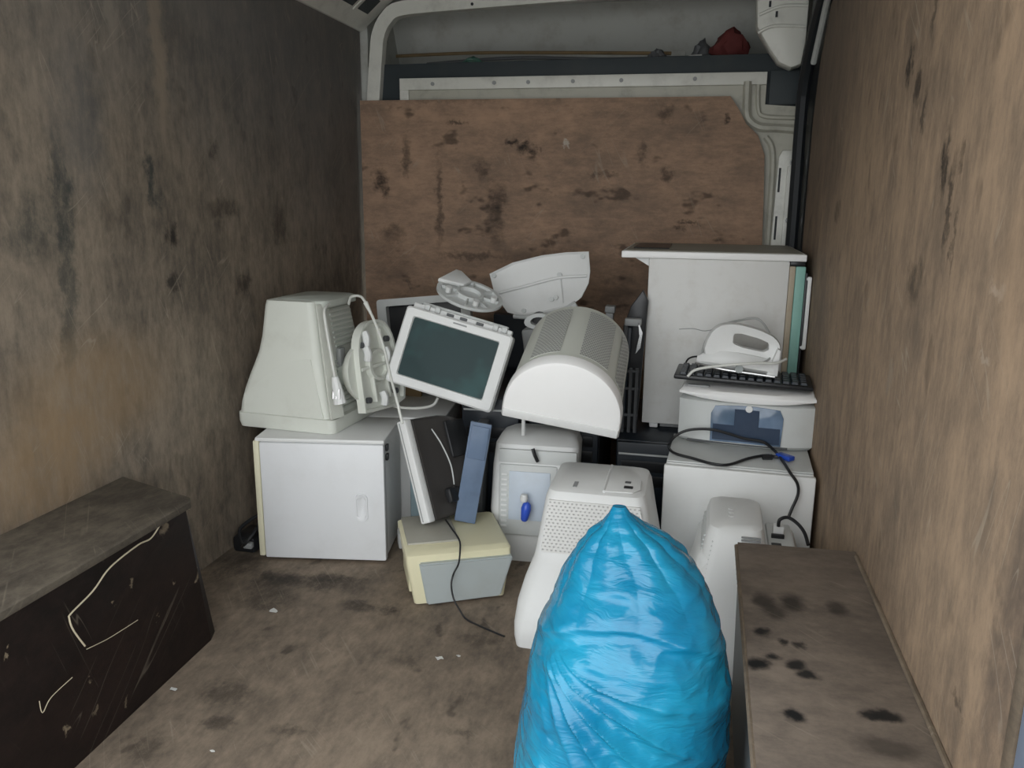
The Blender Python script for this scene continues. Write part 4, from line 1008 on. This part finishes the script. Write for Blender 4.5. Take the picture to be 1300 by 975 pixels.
build('ferrite', ferr, 'black', vc)
def vplug(bm):
    a_, b_ = Vector((0.257,2.307,0.416)), Vector((0.292,2.272,0.416))
    dv = (b_ - a_).normalized(); mt = Matrix((dv, Vector((-dv.y, dv.x, 0)).normalized(), Vector((0, 0, 1)))).transposed()
    bx(bm, (a_ + b_) / 2, ((b_ - a_).length, 0.026, 0.014), 0.004, 2, mt)
build('plug', vplug, 'blue', vc)

# ------------------------------------------------------------------ right monitor, on its screen
rc = thing('monitor', 'white monitor lying on its screen between right wheel box and large white box', 'monitor', (-0.015, 1.775, 0.0), (0, 0, -1))
def rcb(bm):
    rows = [(0.0, 0.0, 0.34, 0.004, 0.375, 0.02), (0.04, 0.0, 0.34, 0.0, 0.375, 0.03), (0.07, 0.006, 0.335, 0.006, 0.37, 0.03), (0.16, 0.03, 0.315, 0.05, 0.36, 0.04), (0.22, 0.045, 0.305, 0.08, 0.355, 0.04), (0.27, 0.055, 0.298, 0.09, 0.35, 0.03), (0.282, 0.065, 0.29, 0.10, 0.34, 0.03)]
    loft(bm, [rring(a, b_, c, d_, r_, z) for z, a, b_, c, d_, r_ in rows])
build('housing', rcb, 'white', rc)
def hump(bm):
    rows = [(0.15, 0.045, 0.235, 0.045, 0.355, 0.035), (0.24, 0.058, 0.225, 0.075, 0.352, 0.035), (0.325, 0.074, 0.212, 0.105, 0.345, 0.035), (0.345, 0.080, 0.206, 0.118, 0.34, 0.03), (0.352, 0.095, 0.192, 0.135, 0.325, 0.02)]
    loft(bm, [rring(a, b_, c, d_, r_, z) for z, a, b_, c, d_, r_ in rows])
build('rear_hump', hump, 'white', rc)
def lou(bm, side):
    for i in range(13):
        z = 0.185 + i * 0.0105
        t_ = (z - 0.15) / 0.195
        x0 = 0.045 + 0.032 * t_; y0 = 0.045 + 0.068 * t_
        if side == 0:
            b2(bm, (x0 - 0.0045, y0 + 0.04, z), (x0 + 0.004, y0 + 0.20, z + 0.005), 0.001, 1)
            b2(bm, (x0 + 0.016, y0 - 0.0015 + 0.006, z), (x0 + 0.042, y0 + 0.012, z + 0.005), 0.001, 1)
        else:
            b2(bm, (0.235 - 0.025 * t_ - 0.075, y0 - 0.003, z), (0.235 - 0.025 * t_ - 0.035, y0 + 0.004, z + 0.005), 0.001, 1)
o = build('side_louvres', lambda bm: lou(bm, 0), 'grey_lt', rc); o['kind'] = 'stuff'
o = build('front_louvres', lambda bm: lou(bm, 1), 'grey_lt', rc); o['kind'] = 'stuff'
build('top_vent', lambda bm: [b2(bm, (0.155 + 0.0 * i, 0.098 + 0.0035 * 0, 0.334 - 0.008 * i), (0.20, 0.104, 0.337 - 0.008 * i), 0.0005, 1) for i in range(2)], 'grey', rc)
build('connector_plate', lambda bm: b2(bm, (0.225, 0.16, 0.270), (0.288, 0.33, 0.290), 0.006), 'grey_lt', rc)
build('socket', lambda bm: b2(bm, (0.232, 0.175, 0.288), (0.256, 0.19, 0.293), 0.001, 1), 'black', rc)
build('plug', lambda bm: b2(bm, (0.238, 0.235, 0.288), (0.265, 0.262, 0.318), 0.004), 'white', rc)
build('socket', lambda bm: b2(bm, (0.234, 0.224, 0.288), (0.266, 0.2345, 0.300), 0.002), 'black', rc)
build('emblem', lambda bm: [cyl(bm, (0.132, y, 0.3525), 'Z', 0.007, 0.002, 12) for y in (0.19, 0.215, 0.24)], 'white', rc)
def rc_lead(bm):
    tube(bm, loc_of(rc, [(0.238,1.995,0.323), (0.240,1.995,0.341), (0.259,2.000,0.347), (0.281,1.990,0.338), (0.297,1.970,0.323), (0.304,1.940,0.304)]), 0.0045)
build('lead', rc_lead, 'cable', rc)

# ------------------------------------------------------------------ perforated monitor in the middle
mc = thing('monitor', 'large white monitor lying on its screen, perforated panel facing the blue bag', 'monitor', (-0.405, 1.81, 0.0), (0, 0, 0))
def mcb(bm):
    rows = [(0.0, 0.006, 0.37, 0.006, 0.365, 0.02), (0.025, 0.0, 0.375, 0.0, 0.37, 0.03), (0.06, -0.002, 0.375, 0.002, 0.372, 0.035), (0.11, 0.002, 0.37, 0.020, 0.375, 0.04), (0.16, 0.014, 0.36, 0.052, 0.382, 0.04), (0.205, 0.030, 0.348, 0.088, 0.388, 0.035), (0.225, 0.034, 0.344, 0.100, 0.39, 0.03),
            (0.30, 0.044, 0.328, 0.120, 0.395, 0.03), (0.36, 0.052, 0.316, 0.138, 0.40, 0.03), (0.378, 0.058, 0.308, 0.148, 0.395, 0.03), (0.384, 0.072, 0.292, 0.165, 0.38, 0.03)]
    loft(bm, [rring(a, b_, c, d_, r_, z, 6) for z, a, b_, c, d_, r_ in rows])
build('housing', mcb, 'white', mc)
def grille(bm):
    A = [Vector((0.052, 0.0985, 0.228)), Vector((0.330, 0.0985, 0.228)), Vector((0.300, 0.1345, 0.358)), Vector((0.064, 0.1345, 0.358))]
    B = [p_ + Vector((0, 0.006, 0)) for p_ in A]
    n = Vector((0, -0.0016, 0.0004))
    loft(bm, [B, [p_ + n for p_ in A]])
build('perforated_panel', grille, 'vent_front', mc)
build('rear_panel', lambda bm: prism(bm, [(0.205, 0.158), (0.278, 0.162), (0.296, 0.19), (0.294, 0.26), (0.27, 0.33), (0.235, 0.365), (0.205, 0.372)], 'Z', 0.3835, 0.387, 0.001), 'white', mc)
build('power_socket', lambda bm: b2(bm, (0.252, 0.188, 0.3868), (0.276, 0.204, 0.3895), 0.001, 1), 'black', mc)
build('video_socket', lambda bm: b2(bm, (0.252, 0.228, 0.3868), (0.268, 0.240, 0.3895), 0.001, 1), 'grey_dk', mc)
build('rating_label', lambda bm: b2(bm, (0.120, 0.175, 0.384), (0.131, 0.215, 0.3855)), 'grey', mc)
build('rear_ridge', lambda bm: tube(bm, [(0.204, 0.158, 0.385), (0.203, 0.25, 0.387), (0.203, 0.372, 0.385)], 0.004), 'white', mc)

# ------------------------------------------------------------------ blue bag
def lerp_tab(tab, z):
    for (z0, *a), (z1, *b_) in zip(tab, tab[1:]):
        if z <= z1:
            t_ = (z - z0) / (z1 - z0); t_ = t_ * t_ * (3 - 2 * t_) * 0.4 + t_ * 0.6
            return [x + (y - x) * t_ for x, y in zip(a, b_)]
    return list(tab[-1][1:])
BAG = [  # z, xmin, xmax, depth, ycentre
    (0.0, -0.20, 0.045, 0.11, 1.25), (0.03, -0.25, 0.090, 0.155, 1.25), (0.10, -0.265, 0.100, 0.175, 1.25), (0.225, -0.262, 0.099, 0.180, 1.25),
    (0.33, -0.250, 0.093, 0.182, 1.25), (0.40, -0.232, 0.080, 0.176, 1.25), (0.455, -0.210, 0.062, 0.150, 1.25), (0.49, -0.194, 0.050, 0.122, 1.25), (0.52, -0.180, 0.034, 0.098, 1.25), (0.55, -0.162, 0.010, 0.074, 1.25), (0.578, -0.140, -0.022, 0.050, 1.25), (0.598, -0.120, -0.062, 0.030, 1.25), (0.618, -0.113, -0.086, 0.014, 1.25), (0.628, -0.110, -0.092, 0.006, 1.25)]
def bag(bm):
    NU, NV = 380, 300
    rings = []
    for j in range(NV + 1):
        z = 0.628 * j / NV
        x0, x1, dp, yc = lerp_tab(BAG, z)
        cx, hw = (x0 + x1) / 2, (x1 - x0) / 2
        ring = []
        for i in range(NU):
            a = 2 * math.pi * i / NU
            ca, sa = math.cos(a), math.sin(a)
            e = 0.86
            ux = math.copysign(abs(ca) ** e, ca); uy = math.copysign(abs(sa) ** e, sa)
            px_, py_ = cx + hw * ux, yc + dp * uy
            d_ = 0.0
            fr = max(0.0, -sa) ** 0.5                        # front weighting
            # fan of folds from a knot at the upper left
            rx, rz = px_ + 0.215, z - 0.445
            rr = math.hypot(rx, rz); th = math.atan2(rz, rx)
            win = math.exp(-((th + 0.66) / 0.45) ** 2) * max(0.0, min(1, (rr - 0.03) / 0.12)) * max(0.3, 1 - rr / 0.6)
            wv = mnoise.noise(Vector((px_ * 9, z * 9, 3.1)))
            s_ = math.sqrt(math.sin(th * 15 + wv * 0.7 + 5.0) ** 2 + 0.02)
            d_ += fr * win * 0.017 * (1 - 2.0 * abs(s_) ** 0.8)
            # overhanging crease across the front
            zc = 0.432 + 0.052 * (1 - ((px_ + 0.075) / 0.14) ** 2) + 0.010 * wv
            q = z - zc
            d_ += fr * (0.011 * math.exp(-(max(q, 0) / 0.035) ** 2) * (1 if q > 0 else math.exp(-(q / 0.008) ** 2)) - 0.009 * math.exp(-((q + 0.022) / 0.014) ** 2))
            zc2 = 0.535 - 0.10 * (px_ + 0.1)
            q2 = z - zc2
            d_ += fr * 0.008 * math.exp(-(q2 / 0.012) ** 2) * (0.5 + 0.5 * math.sin(px_ * 60))
            # lower left short folds
            zc3 = 0.235 - 0.22 * (px_ + 0.2)
            for kk in range(4):
                q3 = z - zc3 + 0.042 * kk - 0.01 * wv
                d_ += fr * 0.006 * math.exp(-(q3 / 0.009) ** 2) * math.exp(-((px_ + 0.16 - 0.02 * kk) / 0.07) ** 2)
            # pleats gathered to the tip
            tip = max(0.0, min(1.0, (z - 0.44) / 0.12)) * (1 - 0.4 * max(0, (z - 0.59) / 0.04))
            d_ += tip * 0.0065 * (abs(math.sin(a * 5.5 + 2.2 * wv + z * 10)) - 0.5) * min(1, hw / 0.05)
            # general crumple
            v3 = Vector((px_ * 11, py_ * 11, z * 13))
            d_ += 0.006 * mnoise.noise(v3) + 0.0045 * (0.5 - abs(mnoise.noise(v3 * 2.3 + Vector((4, 1, 7))))) 
            d_ += 0.010 * mnoise.noise(v3 * 0.35 + Vector((2, 9, 1)))
            d_ *= min(1.0, hw / 0.04) * min(1.0, z / 0.04 + 0.2)
            nx, ny = ca / max(hw, 0.02), sa / max(dp, 0.02); l = math.hypot(nx, ny)
            X = px_ + d_ * nx / l
            ring.append(Vector((min(X, 0.104), py_ + d_ * ny / l, z + 0.002)))
        rings.append(ring)
    loft(bm, rings)
tag(build('rubbish_bag', bag, 'bag'), 'shiny blue plastic rubbish bag, filled and pointed at the top', 'bag')

# ------------------------------------------------------------------ small stuff
def zz(pts): return [Vector(p_) for p_ in pts]
tag(build('loose_string', lambda bm: tube(bm, zz([(-1.160,1.602,0.385), (-1.158,1.559,0.402), (-1.157,1.504,0.396), (-1.156,1.455,0.373), (-1.155,1.409,0.376), (-1.153,1.319,0.366), (-1.151,1.263,0.341), (-1.149,1.200,0.326), (-1.149,1.193,0.318), (-1.147,1.197,0.291), (-1.146,1.220,0.243)]), 0.0018, 6), 'string'), 'pale loose string hanging down the dark face of the left wheel box', 'string')
for j, (pts, lab) in enumerate((([(-1.145,1.222,0.235), (-1.146,1.278,0.224), (-1.148,1.327,0.218), (-1.150,1.379,0.213)], 'faint frayed thread on the wheel box below the pale string'),
                                ([(-1.140,1.091,0.206), (-1.139,1.094,0.180), (-1.140,1.118,0.196), (-1.142,1.175,0.202)], 'short bent frayed thread low on the left wheel box'))):
    tag(build('frayed_thread', lambda bm: tube(bm, zz(pts), 0.0009, 5), 'string'), lab, 'thread')
for (cx_, cy_, s_, lab) in (((-1.086,1.828,0.003)[0], (-1.086,1.828,0.003)[1], 0.018, 'white paper scrap on the floor left of the cream machine'),
                            ((-1.125,1.442,0.003)[0], (-1.125,1.442,0.003)[1], 0.010, 'white crumb of plastic on the floor beside the left wheel box'),
                            ((-0.916,1.274,0.003)[0], (-0.916,1.274,0.003)[1], 0.006, 'tiny white speck on the floor at the near left'),
                            ((-0.568,1.714,0.003)[0], (-0.568,1.714,0.003)[1], 0.012, 'white shred on the floor in front of the cream machine'),
                            ((-0.525,1.735,0.003)[0], (-0.525,1.735,0.003)[1], 0.007, 'small white crumb on the floor between cream machine and blue bag')):
    def scr(bm):
        vs = [bm.verts.new((math.cos(a) * s_ * (0.6 + 0.5 * random.random()), math.sin(a) * s_ * 0.6 * (0.6 + 0.5 * random.random()), 0.001 + 0.006 * random.random())) for a in [i * math.pi / 3.5 for i in range(7)]]
        f_ = bm.faces.new(vs); r_ = bmesh.ops.extrude_face_region(bm, geom=[f_])
        for v in r_['geom']:
            if isinstance(v, bmesh.types.BMVert): v.co.z += 0.0012
    tag(build('paper_scrap', scr, 'paper', loc=(cx_, cy_, 0.001)), lab, 'scrap')

# overhead shelf clutter
def lump(bm, s, seed):
    r_ = bmesh.ops.create_icosphere(bm, subdivisions=3, radius=1.0)
    for v in r_['verts']:
        k_ = 1 + 0.35 * mnoise.noise(v.co * 2.1 + Vector((seed, 0, 0)))
        v.co = Vector((v.co.x * s[0] * k_ * (1 - 0.45 * max(0, v.co.z)), v.co.y * s[1] * k_, max(-0.7, v.co.z) * s[2] * k_))
tag(build('red_bundle', lambda bm: lump(bm, (0.075, 0.05, 0.070), 3), 'red', loc=(0.075, 3.50, 1.712)), 'dark red cloth bundle on the overhead shelf, right end', 'bundle')
tag(build('dark_hat', lambda bm: lump(bm, (0.045, 0.04, 0.06), 8), 'grey_dk', loc=(-0.03, 3.60, 1.702)), 'dark crumpled lump beside the red bundle on the overhead shelf', 'bundle')
tag(build('green_oddment', lambda bm: lump(bm, (0.045, 0.03, 0.022), 5), 'green', loc=(-0.96, 3.43, 1.673)), 'small green oddment at the left end of the overhead shelf', 'oddment')
tag(build('dark_oddment', lambda bm: lump(bm, (0.035, 0.03, 0.024), 6), 'grey_dk', loc=(-0.20, 3.40, 1.674)), 'small dark oddment near the middle of the overhead shelf', 'oddment')
for j, (pts, mt_, lab) in enumerate((([(-1.36, 3.60, 1.735), (-1.0, 3.58, 1.735), (-0.6, 3.52, 1.715), (-0.15, 3.46, 1.69)], 'brown', 'thin brown cane lying slanted along the overhead shelf'),
                          ([(-1.2, 3.55, 1.69), (-0.8, 3.52, 1.70), (-0.4, 3.46, 1.675), (0.0, 3.43, 1.668)], 'grey_dk', 'dark cable lying along the overhead shelf'),
                          ([(-0.08, 3.42, 1.668), (-0.03, 3.42, 1.67)], 'paper', 'short white stick left of the red bundle on the shelf'))):
    tag(build('shelf_cable' if j == 1 else ('cane' if j == 0 else 'white_stick'), lambda bm: tube(bm, zz(pts), 0.007), mt_), lab, ['cane', 'cable', 'stick'][j])
